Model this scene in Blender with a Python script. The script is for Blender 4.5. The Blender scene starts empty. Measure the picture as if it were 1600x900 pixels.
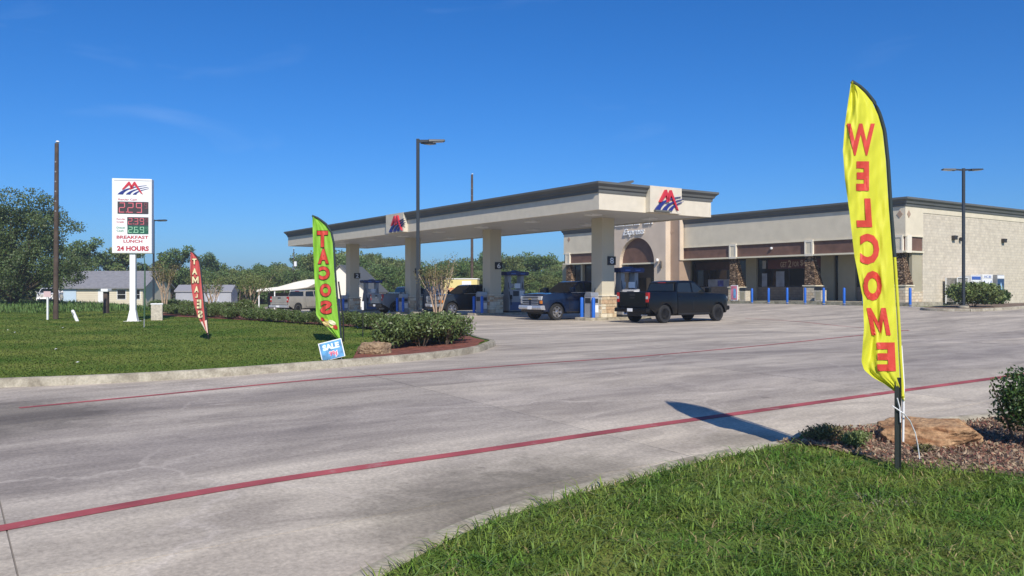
import bpy, bmesh, math, random
import numpy as np
from mathutils import Vector, Matrix
random.seed(7); RNG = np.random.default_rng(7)
R = math.radians
scene = bpy.context.scene
col = scene.collection

# ------------------------------------------------------------------ camera, sky, sun, exposure
FPX, HOR, EYE = 1290.0, 449.0, 1.6
cam_d = bpy.data.cameras.new('camera'); cam = bpy.data.objects.new('camera', cam_d); col.objects.link(cam)
cam.location = (0, 0, EYE); cam.rotation_euler = (R(90), 0, 0)
cam_d.sensor_width = 36; cam_d.lens = FPX * 36 / 1600; cam_d.clip_end = 3000
cam_d.shift_y = -1.0 / 1600
scene.camera = cam
SUN_EL, SUN_AZ = R(40), math.atan2(.23, -.973)
world = bpy.data.worlds.new('World'); scene.world = world; world.use_nodes = True
wn, wl = world.node_tree.nodes, world.node_tree.links
bg = wn['Background']
sky = wn.new('ShaderNodeTexSky'); sky.sky_type = 'NISHITA'; sky.sun_disc = False
sky.sun_elevation = SUN_EL; sky.sun_rotation = SUN_AZ
sky.air_density = .9; sky.dust_density = .7; sky.ozone_density = 4.0; sky.altitude = 0
# thin wisps of cirrus
tc = wn.new('ShaderNodeTexCoord'); mp = wn.new('ShaderNodeMapping'); mp.inputs['Scale'].default_value = (1.6, 3.0, 7.0)
mp.inputs['Location'].default_value = (0.55, 0.2, 0.1)
nz = wn.new('ShaderNodeTexNoise'); nz.inputs['Scale'].default_value = 2.2; nz.inputs['Detail'].default_value = 9; nz.inputs['Distortion'].default_value = .5
rp = wn.new('ShaderNodeValToRGB'); rp.color_ramp.elements[0].position = .63; rp.color_ramp.elements[1].position = .92
rp.color_ramp.elements[1].color = (.26, .26, .26, 1)
mx = wn.new('ShaderNodeMixRGB'); mx.inputs['Color2'].default_value = (3.6, 5.0, 7.6, 1)
wl.new(tc.outputs['Generated'], mp.inputs['Vector']); wl.new(mp.outputs['Vector'], nz.inputs['Vector'])
wl.new(nz.outputs['Fac'], rp.inputs['Fac']); wl.new(rp.outputs['Color'], mx.inputs['Fac'])
hs = wn.new('ShaderNodeHueSaturation'); hs.inputs['Saturation'].default_value = 1.1
# one even grade of the whole sky: the phone's flatter, deeper blue
g1 = wn.new('ShaderNodeMixRGB'); g1.blend_type = 'MULTIPLY'; g1.inputs['Fac'].default_value = 1; g1.inputs['Color2'].default_value = (.1, .1, .1, 1)
gm = wn.new('ShaderNodeGamma'); gm.inputs['Gamma'].default_value = 1.0
g2 = wn.new('ShaderNodeMixRGB'); g2.blend_type = 'MULTIPLY'; g2.inputs['Fac'].default_value = 1; g2.inputs['Color2'].default_value = (4.3, 6.5, 9.6, 1)
wl.new(sky.outputs['Color'], g1.inputs['Color1']); wl.new(g1.outputs['Color'], gm.inputs['Color']); wl.new(gm.outputs['Color'], g2.inputs['Color1']); wl.new(g2.outputs['Color'], hs.inputs['Color'])
wl.new(hs.outputs['Color'], mx.inputs['Color1']); wl.new(mx.outputs['Color'], bg.inputs['Color'])
bg.inputs['Strength'].default_value = 0.133
sl = bpy.data.lights.new('sun', 'SUN'); sl.energy = 4.9; sl.angle = R(.5); sl.color = (1, .92, .80)
so = bpy.data.objects.new('sun', sl); col.objects.link(so)
to_sun = Vector((math.sin(SUN_AZ) * math.cos(SUN_EL), math.cos(SUN_AZ) * math.cos(SUN_EL), math.sin(SUN_EL)))
so.rotation_euler = to_sun.to_track_quat('Z', 'Y').to_euler()
vs = scene.view_settings; vs.view_transform = 'Standard'; vs.look = 'None'; vs.gamma = 1; vs.exposure = 0.0

# ------------------------------------------------------------------ site frame: x along the canopy (to the right), y towards the store
TH = R(34.6); U = (-math.sin(TH), math.cos(TH)); V = (math.cos(TH), math.sin(TH)); C0 = (3.75, 35.6)
PHI = TH - R(90)
def W(x, y): return (C0[0] - x * U[0] + y * V[0], C0[1] - x * U[1] + y * V[1])
def Linv(X, Y):
    dx, dy = X - C0[0], Y - C0[1]
    return (-(dx * U[0] + dy * U[1]), dx * V[0] + dy * V[1])
def clamp(a, lo, hi): return max(lo, min(hi, a))
def gz(X, Y):
    x, y = Linv(X, Y)
    return .46 * clamp((y - 7) / 21, 0, 1) - .018 * clamp(-x - 12, 0, 33) * clamp((y + 13) / 6, 0, 1) - .025 * clamp(16 - Y, 0, 14)
def gzl(x, y): return gz(*W(x, y))
def G(px, py, dz=0.0):
    """photo pixel -> the ground point it shows"""
    Y = 2.0
    while Y < 500:
        X = (px - 800) * Y / FPX
        if EYE - (py - HOR) * Y / FPX <= gz(X, Y) + dz: return (X, Y)
        Y += .02
    return ((px - 800) * Y / FPX, Y)
def at(px, py, Y): return Vector(((px - 800) * Y / FPX, Y, EYE - (py - HOR) * Y / FPX))
def xat(px, y):
    k = (px - 800) / FPX
    return (C0[0] + y * V[0] - k * (C0[1] + y * V[1])) / (U[0] - k * U[1])

# ------------------------------------------------------------------ materials
def lin(c): c = c / 255.0; return c / 12.92 if c <= .04045 else ((c + .055) / 1.055) ** 2.4
def S(r, g, b): return (lin(r), lin(g), lin(b))
MATS = {}
def mat(name, c, rough=.6, metal=0.0, noise=None, bump=None, spec=.5, coat=0.0, island=0.0, trans=0.0, emit=0.0, alpha=None):
    if name in MATS: return MATS[name]
    m = bpy.data.materials.new(name); m.use_nodes = True
    n, l = m.node_tree.nodes, m.node_tree.links
    p = n['Principled BSDF']; p.inputs['Base Color'].default_value = (*c, 1)
    p.inputs['Roughness'].default_value = rough; p.inputs['Metallic'].default_value = metal
    p.inputs['Specular IOR Level'].default_value = spec; p.inputs['Coat Weight'].default_value = coat
    tcn = n.new('ShaderNodeTexCoord'); src = None
    if noise:
        t = n.new('ShaderNodeTexNoise'); t.inputs['Scale'].default_value = noise[0]; t.inputs['Detail'].default_value = 6
        l.new(tcn.outputs['Object'], t.inputs['Vector'])
        r = n.new('ShaderNodeValToRGB'); a = noise[1]
        r.color_ramp.elements[0].position = .3; r.color_ramp.elements[1].position = .7
        r.color_ramp.elements[0].color = (*[x * (1 - a) for x in c], 1); r.color_ramp.elements[1].color = (*[min(1, x * (1 + a)) for x in c], 1)
        l.new(t.outputs['Fac'], r.inputs['Fac']); src = r.outputs['Color']
    if island:
        g = n.new('ShaderNodeNewGeometry'); mr = n.new('ShaderNodeMapRange')
        mr.inputs['To Min'].default_value = 1 - island; mr.inputs['To Max'].default_value = 1 + island
        l.new(g.outputs['Random Per Island'], mr.inputs['Value'])
        h = n.new('ShaderNodeHueSaturation')
        if src: l.new(src, h.inputs['Color'])
        else: h.inputs['Color'].default_value = (*c, 1)
        l.new(mr.outputs['Result'], h.inputs['Value'])
        m2 = n.new('ShaderNodeMapRange'); m2.inputs['To Min'].default_value = .48; m2.inputs['To Max'].default_value = .515
        l.new(g.outputs['Random Per Island'], m2.inputs['Value']); l.new(m2.outputs['Result'], h.inputs['Hue'])
        src = h.outputs['Color']
    if src: l.new(src, p.inputs['Base Color'])
    if bump:
        t = n.new('ShaderNodeTexNoise'); t.inputs['Scale'].default_value = bump[0]; t.inputs['Detail'].default_value = 5
        l.new(tcn.outputs['Object'], t.inputs['Vector'])
        b = n.new('ShaderNodeBump'); b.inputs['Strength'].default_value = bump[1]; b.inputs['Distance'].default_value = .03
        l.new(t.outputs['Fac'], b.inputs['Height']); l.new(b.outputs['Normal'], p.inputs['Normal'])
    if emit:
        p.inputs['Emission Color'].default_value = (*c, 1); p.inputs['Emission Strength'].default_value = emit
    if trans:
        tr = n.new('ShaderNodeBsdfTranslucent'); mixs = n.new('ShaderNodeMixShader'); mixs.inputs['Fac'].default_value = trans
        if src: l.new(src, tr.inputs['Color'])
        else: tr.inputs['Color'].default_value = (*c, 1)
        l.new(p.outputs['BSDF'], mixs.inputs[1]); l.new(tr.outputs['BSDF'], mixs.inputs[2])
        l.new(mixs.outputs['Shader'], n['Material Output'].inputs['Surface'])
    MATS[name] = m
    return m

def nodes_of(m): return m.node_tree.nodes, m.node_tree.links, m.node_tree.nodes['Principled BSDF']

def concrete_material(name, tone, stains=True):
    m = mat(name, tone, .88, spec=.3)
    n, l, p = nodes_of(m)
    g = n.new('ShaderNodeNewGeometry'); mapn = n.new('ShaderNodeMapping'); mapn.vector_type = 'TEXTURE'
    mapn.inputs['Rotation'].default_value = (0, 0, PHI); mapn.inputs['Location'].default_value = (C0[0], C0[1], 0)
    l.new(g.outputs['Position'], mapn.inputs['Vector'])
    def noise(scale, detail, stretch=None, dist=0.0):
        t = n.new('ShaderNodeTexNoise'); t.inputs['Scale'].default_value = scale; t.inputs['Detail'].default_value = detail
        t.inputs['Distortion'].default_value = dist; t.inputs['Roughness'].default_value = .62
        if stretch:
            q = n.new('ShaderNodeMapping'); q.inputs['Scale'].default_value = stretch
            l.new(mapn.outputs['Vector'], q.inputs['Vector']); l.new(q.outputs['Vector'], t.inputs['Vector'])
        else: l.new(mapn.outputs['Vector'], t.inputs['Vector'])
        return t.outputs['Fac']
    def ramp(f, a, b, ca, cb):
        r = n.new('ShaderNodeValToRGB'); e = r.color_ramp.elements
        e[0].position = a; e[1].position = b; e[0].color = (*ca, 1); e[1].color = (*cb, 1)
        l.new(f, r.inputs['Fac']); return r.outputs['Color']
    def mixc(mode, fac, a, b):
        x = n.new('ShaderNodeMixRGB'); x.blend_type = mode
        if isinstance(fac, float): x.inputs['Fac'].default_value = fac
        else: l.new(fac, x.inputs['Fac'])
        for v, s in ((a, 'Color1'), (b, 'Color2')):
            if isinstance(v, tuple): x.inputs[s].default_value = (*v, 1)
            else: l.new(v, x.inputs[s])
        return x.outputs['Color']
    c = ramp(noise(.13, 6, None, .4), .3, .7, tuple(t * .80 for t in tone), tuple(min(1, t * 1.15) for t in tone))
    if stains:
        # traffic wear: greyed driving lane between the red lines, paler sandy margins
        sx_ = n.new('ShaderNodeSeparateXYZ'); l.new(mapn.outputs['Vector'], sx_.inputs[0])
        wob = n.new('ShaderNodeMath'); wob.operation = 'MULTIPLY_ADD'; l.new(noise(.22, 7, (1, .45, 1), .5), wob.inputs[0]); wob.inputs[1].default_value = 5.5; l.new(sx_.outputs['X'], wob.inputs[2])
        sc_ = n.new('ShaderNodeMath'); sc_.operation = 'MULTIPLY_ADD'; l.new(wob.outputs[0], sc_.inputs[0]); sc_.inputs[1].default_value = .025; sc_.inputs[2].default_value = -2.75 * .025
        lr = n.new('ShaderNodeValToRGB'); e_ = lr.color_ramp.elements; e_[0].position = 0.0; e_[0].color = (.6, .6, .6, 1); e_[1].position = 1.0; e_[1].color = (.5, .5, .5, 1)
        for xx, vv in ((8, .62), (12.6, .40), (14.4, .08), (15.8, .36), (17.2, .06), (19.0, .34), (20.4, .95), (22.0, .80), (24.5, .35)): e_.new(xx * .025).color = (vv, vv, vv, 1)
        l.new(sc_.outputs[0], lr.inputs['Fac'])
        c = mixc('MIX', .72, c, mixc('MIX', lr.outputs['Color'], (.36, .320, .288), (.63, .56, .45)))
        c = mixc('MULTIPLY', .75, c, ramp(noise(.55, 8, (1.5, .22, 1), .6), .34, .66, (.60, .585, .59), (1.20, 1.19, 1.16)))
        c = mixc('MULTIPLY', .6, c, ramp(noise(1.6, 9, (.8, .3, 1), 1.2), .36, .6, (.66, .65, .65), (1.12, 1.12, 1.10)))
        # pale scuffs and hairline cracks, dark drips
        c = mixc('MIX', ramp(noise(.9, 10, (1.3, .35, 1), 2.0), .60, .78, (0, 0, 0), (.55, .55, .55)), c, tuple(min(1, t * 1.5) for t in tone))
        vo = n.new('ShaderNodeTexVoronoi'); vo.feature = 'DISTANCE_TO_EDGE'; vo.inputs['Scale'].default_value = .16
        nv = n.new('ShaderNodeTexNoise'); nv.inputs['Scale'].default_value = 1.2; nv.inputs['Detail'].default_value = 5
        l.new(mapn.outputs['Vector'], nv.inputs['Vector'])
        ad = n.new('ShaderNodeMixRGB'); ad.blend_type = 'ADD'; ad.inputs['Fac'].default_value = 1.0
        l.new(mapn.outputs['Vector'], ad.inputs['Color1']); l.new(nv.outputs['Color'], ad.inputs['Color2']); l.new(ad.outputs['Color'], vo.inputs['Vector'])
        crack = ramp(vo.outputs['Distance'], .001, .008, (.36, .36, .36), (0, 0, 0))
        msk = ramp(noise(.11, 4), .44, .56, (0, 0, 0), (1, 1, 1))
        c = mixc('MIX', mixc('MULTIPLY', 1.0, crack, msk), c, tuple(min(1, t * 1.45) for t in tone))
        c = mixc('MULTIPLY', .9, c, ramp(noise(2.6, 4, None, .3), .69, .76, (1, 1, 1), (.62, .61, .6)))
        # damp patch along the near kerb and an oil stain by the road
        for (sx, sy, rad, dark) in ((G(800, 775)[0], G(800, 775)[1], 1.0, .62), (G(930, 745)[0], G(930, 745)[1], .8, .68), (G(1170, 690)[0], G(1170, 690)[1], .55, .66), (G(700, 815)[0], G(700, 815)[1], .8, .72), (G(20, 652)[0], G(20, 652)[1], 1.3, .55)):
            vm = n.new('ShaderNodeVectorMath'); vm.operation = 'DISTANCE'; l.new(g.outputs['Position'], vm.inputs[0])
            vm.inputs[1].default_value = (sx, sy, gz(sx, sy))
            sb = n.new('ShaderNodeMath'); sb.operation = 'MULTIPLY_ADD'
            l.new(noise(1.9, 6, None, 1.0), sb.inputs[0]); sb.inputs[1].default_value = -1.3 * rad; l.new(vm.outputs['Value'], sb.inputs[2])
            c = mixc('MULTIPLY', 1.0, c, ramp(sb.outputs[0], 0.0, rad * .75, (dark, dark, dark * .98), (1, 1, 1)))
        oi = n.new('ShaderNodeObjectInfo')
        c = mixc('MULTIPLY', .8, c, ramp(oi.outputs['Random'], 0, 1, (.88, .88, .89), (1.06, 1.05, 1.03)))
    if not stains: c = mixc('MULTIPLY', 1.0, c, ramp(noise(2.2, 8, None, 1.0), .35, .62, (.58, .56, .53), (1.1, 1.1, 1.08)))
    c = mixc('MULTIPLY', 1.0, c, ramp(noise(26, 7), .3, .7, (.76, .76, .76), (1.2, 1.2, 1.2)))
    l.new(c, p.inputs['Base Color'])
    b = n.new('ShaderNodeBump'); b.inputs['Strength'].default_value = .35; b.inputs['Distance'].default_value = .006
    l.new(noise(60, 4), b.inputs['Height']); l.new(b.outputs['Normal'], p.inputs['Normal'])
    return m

def block_material(name, c1, c2, mortar, bw, bh, offs=.5, bump=.6):
    """split-face masonry too far away to pick apart: x-z of the object"""
    m = mat(name, c1, .9, spec=.2); n, l, p = nodes_of(m)
    t = n.new('ShaderNodeTexCoord'); sp = n.new('ShaderNodeSeparateXYZ'); cb = n.new('ShaderNodeCombineXYZ'); ad = n.new('ShaderNodeMath')
    l.new(t.outputs['Object'], sp.inputs[0]); l.new(sp.outputs['X'], ad.inputs[0]); l.new(sp.outputs['Y'], ad.inputs[1])
    l.new(ad.outputs[0], cb.inputs['X']); l.new(sp.outputs['Z'], cb.inputs['Y'])
    b = n.new('ShaderNodeTexBrick'); b.inputs['Scale'].default_value = 1; b.inputs['Brick Width'].default_value = bw; b.inputs['Row Height'].default_value = bh
    b.inputs['Mortar Size'].default_value = .012; b.offset = offs; b.inputs['Bias'].default_value = 0
    b.inputs['Color1'].default_value = (*c1, 1); b.inputs['Color2'].default_value = (*c2, 1); b.inputs['Mortar'].default_value = (*mortar, 1)
    l.new(cb.outputs[0], b.inputs['Vector'])
    nz_ = n.new('ShaderNodeTexNoise'); nz_.inputs['Scale'].default_value = 3; nz_.inputs['Detail'].default_value = 8; l.new(t.outputs['Object'], nz_.inputs['Vector'])
    x = n.new('ShaderNodeMixRGB'); x.blend_type = 'MULTIPLY'; x.inputs['Fac'].default_value = .5
    r = n.new('ShaderNodeValToRGB'); r.color_ramp.elements[0].position = .3; r.color_ramp.elements[1].position = .7
    r.color_ramp.elements[0].color = (.7, .68, .66, 1); r.color_ramp.elements[1].color = (1.1, 1.1, 1.1, 1)
    l.new(nz_.outputs['Fac'], r.inputs['Fac']); l.new(b.outputs['Color'], x.inputs['Color1']); l.new(r.outputs['Color'], x.inputs['Color2'])
    l.new(x.outputs['Color'], p.inputs['Base Color'])
    bp = n.new('ShaderNodeBump'); bp.inputs['Strength'].default_value = bump; bp.inputs['Distance'].default_value = .04
    l.new(x.outputs['Color'], bp.inputs['Height']); l.new(bp.outputs['Normal'], p.inputs['Normal'])
    return m

# ------------------------------------------------------------------ mesh helpers
class MB:
    def __init__(s): s.v = []; s.f = []
    def add(s, vs_, fs):
        o = len(s.v); s.v += [tuple(v) for v in vs_]; s.f += [tuple(i + o for i in f) for f in fs]; return s
    def box(s, x0, x1, y0, y1, z0, z1):
        return s.add([(x0, y0, z0), (x1, y0, z0), (x1, y1, z0), (x0, y1, z0), (x0, y0, z1), (x1, y0, z1), (x1, y1, z1), (x0, y1, z1)],
                     [(0, 3, 2, 1), (4, 5, 6, 7), (0, 1, 5, 4), (1, 2, 6, 5), (2, 3, 7, 6), (3, 0, 4, 7)])
    def prism(s, poly, axis, a, b):
        n = len(poly)
        def pt(p, t): return (t, p[0], p[1]) if axis == 'x' else (p[0], t, p[1]) if axis == 'y' else (p[0], p[1], t)
        return s.add([pt(p, a) for p in poly] + [pt(p, b) for p in poly],
                     [tuple(range(n))[::-1], tuple(range(n, 2 * n))] + [(i, (i + 1) % n, n + (i + 1) % n, n + i) for i in range(n)])
    def tube(s, pts, rad, n=8, cap=True):
        pts = [Vector(p) for p in pts]
        if not isinstance(rad, (list, tuple)): rad = [rad] * len(pts)
        vs_ = []; fs = []
        for i, p in enumerate(pts):
            d = (pts[min(i + 1, len(pts) - 1)] - pts[max(i - 1, 0)]).normalized()
            a = d.orthogonal().normalized() if abs(d.z) < .9 else (Vector((1, 0, 0)) - d * d.x).normalized()
            if abs(d.z) < .9: a = d.cross(Vector((0, 0, 1))).normalized()
            b = d.cross(a)
            for k in range(n):
                t = 2 * math.pi * k / n; vs_.append(p + a * (rad[i] * math.cos(t)) + b * (rad[i] * math.sin(t)))
        for i in range(len(pts) - 1):
            for k in range(n):
                k2 = (k + 1) % n; fs.append((i * n + k, i * n + k2, (i + 1) * n + k2, (i + 1) * n + k))
        if cap: fs += [tuple(range(n))[::-1], tuple(range((len(pts) - 1) * n, len(pts) * n))]
        return s.add(vs_, fs)
    def lathe(s, prof, n=20, c=(0, 0, 0), axis='z'):
        vs_ = []; fs = []
        for (r, z) in prof:
            for k in range(n):
                t = 2 * math.pi * k / n; a, b = r * math.cos(t), r * math.sin(t)
                vs_.append({'z': (c[0] + a, c[1] + b, c[2] + z), 'y': (c[0] + a, c[1] + z, c[2] + b), 'x': (c[0] + z, c[1] + a, c[2] + b)}[axis])
        m = len(prof)
        for i in range(m - 1):
            for k in range(n):
                k2 = (k + 1) % n; fs.append((i * n + k, i * n + k2, (i + 1) * n + k2, (i + 1) * n + k))
        fs += [tuple(range(n)), tuple(range((m - 1) * n, m * n))]
        return s.add(vs_, fs)
    def build(s, name, m, parent=None, bevel=0.0, smooth=None, dice=None, fn=None, kind=None):
        me = bpy.data.meshes.new(name); me.from_pydata(s.v, [], s.f)
        bm = bmesh.new(); bm.from_mesh(me)
        if dice:
            for (co, no) in dice:
                bmesh.ops.bisect_plane(bm, geom=bm.verts[:] + bm.edges[:] + bm.faces[:], plane_co=co, plane_no=no)
        if fn:
            for v in bm.verts: v.co = fn(v.co)
        bmesh.ops.recalc_face_normals(bm, faces=bm.faces[:])
        if bevel:
            ed = [e for e in bm.edges if len(e.link_faces) == 2 and e.calc_face_angle(0) > R(35)]
            bmesh.ops.bevel(bm, geom=ed, offset=bevel, segments=2, profile=.6, affect='EDGES', clamp_overlap=True)
        bm.to_mesh(me); bm.free()
        if smooth:
            me.shade_smooth()
            me.set_sharp_from_angle(angle=R(smooth))
        o = bpy.data.objects.new(name, me); col.objects.link(o); me.materials.append(m)
        if parent: o.parent = parent
        if kind: o['kind'] = kind
        return o

def tag(o, label, cat, group=None):
    o['label'] = label; o['category'] = cat
    if group: o['group'] = group
    return o
def struct(o): o['kind'] = 'structure'; return o
def thing(name, label, cat, loc=(0, 0, 0), rotz=0.0, group=None):
    o = bpy.data.objects.new(name, None); col.objects.link(o); o.empty_display_size = .2
    o.location = loc; o.rotation_euler = (0, 0, rotz)
    return tag(o, label, cat, group)
def copy_tree(o, parent=None):
    c = o.copy(); col.objects.link(c)
    if parent: c.parent = parent
    for ch in list(o.children): copy_tree(ch, c)
    return c
def site(x, y, dz=0.0):
    X, Y = W(x, y); return (X, Y, gz(X, Y) + dz)

def text2d(txt, bold=0.0, shear=0.0):
    """outline text of the built-in font -> 2-D verts, faces (cap height ~ .7)"""
    cu = bpy.data.curves.new('t', 'FONT'); cu.body = txt; cu.offset = bold; cu.shear = shear; cu.resolution_u = 3; cu.fill_mode = 'FRONT'
    o = bpy.data.objects.new('t', cu); col.objects.link(o)
    bpy.context.view_layer.update()
    dg = bpy.context.evaluated_depsgraph_get()
    me = bpy.data.meshes.new_from_object(o.evaluated_get(dg))
    vs_ = [(v.co.x, v.co.y) for v in me.vertices]; fs = [tuple(p.vertices) for p in me.polygons]
    bpy.data.objects.remove(o); bpy.data.curves.remove(cu); bpy.data.meshes.remove(me)
    return vs_, fs
def fit(vs_, x0, x1, y0, y1):
    xs = [v[0] for v in vs_]; ys = [v[1] for v in vs_]
    a, b, c, d = min(xs), max(xs), min(ys), max(ys)
    return [(x0 + (v[0] - a) / max(1e-6, b - a) * (x1 - x0), y0 + (v[1] - c) / max(1e-6, d - c) * (y1 - y0)) for v in vs_]
def text_part(name, txt, m, parent, x0, x1, z0, z1, y, bold=0.0, shear=0.0, depth=0.0, conv=None):
    """text on the x-z plane facing -y"""
    vs_, fs = text2d(txt, bold, shear); vs_ = fit(vs_, x0, x1, z0, z1)
    mb = MB(); f = conv or (lambda a, b, t: (a, y - t, b))
    mb.add([f(a, b, depth) for a, b in vs_], fs)
    if depth:
        mb.add([f(a, b, 0) for a, b in vs_], fs)
        cnt = {}
        for q in fs:
            for i in range(len(q)):
                e = (q[i], q[(i + 1) % len(q)]); k = tuple(sorted(e)); cnt[k] = cnt.get(k, 0) + 1
        n = len(vs_)
        mb.f += [(a, b, b + n, a + n) for (a, b), c_ in cnt.items() if c_ == 1]
    return mb.build(name, m, parent)

def poly_sheet(name, pts, dz, m, step=2.0, kind='structure', parent=None, fn=None):
    """polygon of (X,Y) laid over the ground at height dz"""
    bm = bmesh.new(); vs_ = [bm.verts.new((p[0], p[1], 0)) for p in pts]
    bm.faces.new(vs_)
    xs = [p[0] for p in pts]; ys = [p[1] for p in pts]
    x = math.ceil(min(xs) / step) * step
    while x < max(xs):
        bmesh.ops.bisect_plane(bm, geom=bm.verts[:] + bm.edges[:] + bm.faces[:], plane_co=(x, 0, 0), plane_no=(1, 0, 0)); x += step
    y = math.ceil(min(ys) / step) * step
    while y < max(ys):
        bmesh.ops.bisect_plane(bm, geom=bm.verts[:] + bm.edges[:] + bm.faces[:], plane_co=(0, y, 0), plane_no=(0, 1, 0)); y += step
    bmesh.ops.triangulate(bm, faces=bm.faces[:])
    for v in bm.verts: v.co.z = gz(v.co.x, v.co.y) + dz + (fn(v.co.x, v.co.y) if fn else 0)
    for f in bm.faces:
        f.normal_update()
        if f.normal.z < 0: f.normal_flip()
        f.smooth = True
    me = bpy.data.meshes.new(name); bm.to_mesh(me); bm.free(); me.materials.append(m)
    o = bpy.data.objects.new(name, me); col.objects.link(o)
    if parent: o.parent = parent
    if kind: o['kind'] = kind
    return o

def quad_cloud(name, P4, m, parent=None, tri=False):
    """P4: (n,k,3) array of faces"""
    n, k = P4.shape[0], P4.shape[1]
    me = bpy.data.meshes.new(name)
    me.vertices.add(n * k); me.vertices.foreach_set('co', P4.astype(np.float32).ravel())
    me.loops.add(n * k); me.loops.foreach_set('vertex_index', np.arange(n * k, dtype=np.int32))
    me.polygons.add(n); me.polygons.foreach_set('loop_start', np.arange(0, n * k, k, dtype=np.int32))
    me.update(calc_edges=True); me.validate()
    me.materials.append(m)
    o = bpy.data.objects.new(name, me); col.objects.link(o)
    if parent: o.parent = parent
    return o
def unit(a): return a / np.maximum(1e-9, np.linalg.norm(a, axis=1, keepdims=True))
def leaves(cent, size, aspect=.5, up=.0, out=None, rng=RNG):
    """pointed leaf quads at the given centres"""
    n = len(cent); d = rng.normal(size=(n, 3)); d[:, 2] += up
    if out is not None: d += out
    d = unit(d); e = unit(np.cross(d, rng.normal(size=(n, 3))))
    s = (size * rng.uniform(.6, 1.3, (n, 1)))
    a = cent - d * s * .5; b = cent + e * s * aspect * .5; c = cent + d * s * .5; f = cent - e * s * aspect * .5
    return np.stack([a, b, c, f], 1)
def blob_points(n, centers, radii, rng=RNG, shell=.55):
    """points spread through ellipsoid clumps, denser towards their skins"""
    centers = np.array(centers, float); radii = np.array(radii, float)
    wts = radii.prod(1) ** (2 / 3); idx = rng.choice(len(centers), n, p=wts / wts.sum())
    d = unit(rng.normal(size=(n, 3))); r = rng.uniform(shell, 1.0, (n, 1)) ** .7 * rng.uniform(.85, 1.1, (n, 1))
    return centers[idx] + d * r * radii[idx], d
def in_poly(P, poly):
    x, y = P[:, 0], P[:, 1]; ins = np.zeros(len(P), bool); j = len(poly) - 1
    for i in range(len(poly)):
        xi, yi = poly[i]; xj, yj = poly[j]
        c = ((yi > y) != (yj > y)) & (x < (xj - xi) * (y - yi) / ((yj - yi) if yj != yi else 1e-9) + xi); ins ^= c; j = i
    return ins
def gz_np(P):
    dx, dy = P[:, 0] - C0[0], P[:, 1] - C0[1]; x = -(dx * U[0] + dy * U[1]); y = dx * V[0] + dy * V[1]
    return .46 * np.clip((y - 7) / 21, 0, 1) - .018 * np.clip(-x - 12, 0, 33) * np.clip((y + 13) / 6, 0, 1) - .025 * np.clip(16 - P[:, 1], 0, 14)

# ------------------------------------------------------------------ palette
M_conc = concrete_material('lot_concrete', (.45, .40, .345))
M_kerb = concrete_material('kerb_concrete', (.40, .365, .29), stains=False)
M_joint = mat('joint_filler', (.22, .20, .18), .95)
M_red = mat('red_line_paint', (.36, .075, .08), .8, noise=(1.4, .35), bump=(50, .2))
M_field = mat('field_turf', (.12, .155, .04), .95, noise=(.25, .35), bump=(8, .5))
M_lawn = mat('lawn_soil_turf', (.115, .17, .036), .95, noise=(.5, .4), bump=(12, .4), spec=.05)
M_grassN = mat('near_grass_blades', (.185, .285, .042), .55, island=.5, trans=.3, noise=(1.6, .4), spec=.25)
M_grassF = mat('lawn_grass_blades', (.14, .225, .045), .9, island=.14, trans=.35, noise=(.35, .45), spec=.05)
M_weed = mat('tall_weeds', (.12, .20, .045), .7, island=.35, trans=.3)
M_mulch = mat('red_mulch', (.20, .065, .04), .95, noise=(6, .5), bump=(20, 1.0))
M_mulch2 = mat('weathered_mulch', (.20, .14, .095), .95, noise=(5, .5), bump=(20, 1.0))
M_chip = mat('bark_chips', (.24, .11, .075), .9, island=.55)
M_chip2 = mat('grey_bark_chips', (.30, .22, .15), .9, island=.5)
M_hedge = mat('hedge_leaves', (.12, .165, .05), .4, island=.55, trans=.2)
M_bush = mat('dark_shrub_leaves', (.06, .11, .025), .4, island=.5, trans=.2)
M_ole = mat('oleander_leaves', (.17, .22, .07), .5, island=.4, trans=.2)
M_tree1 = mat('oak_leaves', (.105, .15, .05), .5, island=.45, trans=.25)
M_tree2 = mat('far_tree_leaves', (.12, .185, .055), .6, island=.4, trans=.25)
M_tree3 = mat('olive_tree_leaves', (.165, .205, .065), .6, island=.4, trans=.25)
M_myrt = mat('myrtle_leaves', (.18, .165, .065), .55, island=.45, trans=.25)
M_bark = mat('bark', (.12, .09, .065), .9, noise=(6, .3), bump=(14, .6))
M_mbark = mat('smooth_tan_bark', (.42, .31, .21), .7, noise=(8, .25))
M_stucco = mat('cream_stucco', (.68, .61, .47), .92, noise=(1.2, .07), bump=(70, .25), spec=.2)
M_fascia = mat('canopy_fascia_stucco', (.64, .585, .475), .9, noise=(2.5, .06), bump=(60, .25), spec=.2)
M_corn = mat('dark_bronze_cornice', (.115, .12, .115), .7, noise=(1, .1))
M_soff = mat('soffit_metal', (.52, .52, .50), .5, noise=(.5, .05))
M_colm = mat('canopy_column_stucco', (.58, .52, .39), .9, bump=(60, .2))
M_taupe = mat('taupe_stucco', (.66, .545, .425), .92, noise=(.8, .07), bump=(60, .25), spec=.2)
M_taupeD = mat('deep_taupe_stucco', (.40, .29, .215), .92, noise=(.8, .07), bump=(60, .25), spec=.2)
M_brown = mat('brown_band_panel', (.155, .085, .06), .75, noise=(1.6, .22))
M_trim = mat('pale_trim', (.72, .66, .50), .8)
M_olive = mat('recess_stucco', (.40, .36, .255), .9, noise=(1, .08))
M_glass = mat('store_glass', (.018, .017, .015), .08, spec=.6)
M_frame = mat('bronze_frame', (.035, .03, .026), .5)
M_cmu = block_material('cream_split_block', (.66, .59, .47), (.58, .52, .42), (.50, .455, .38), .41, .205, .5, .8)
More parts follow.
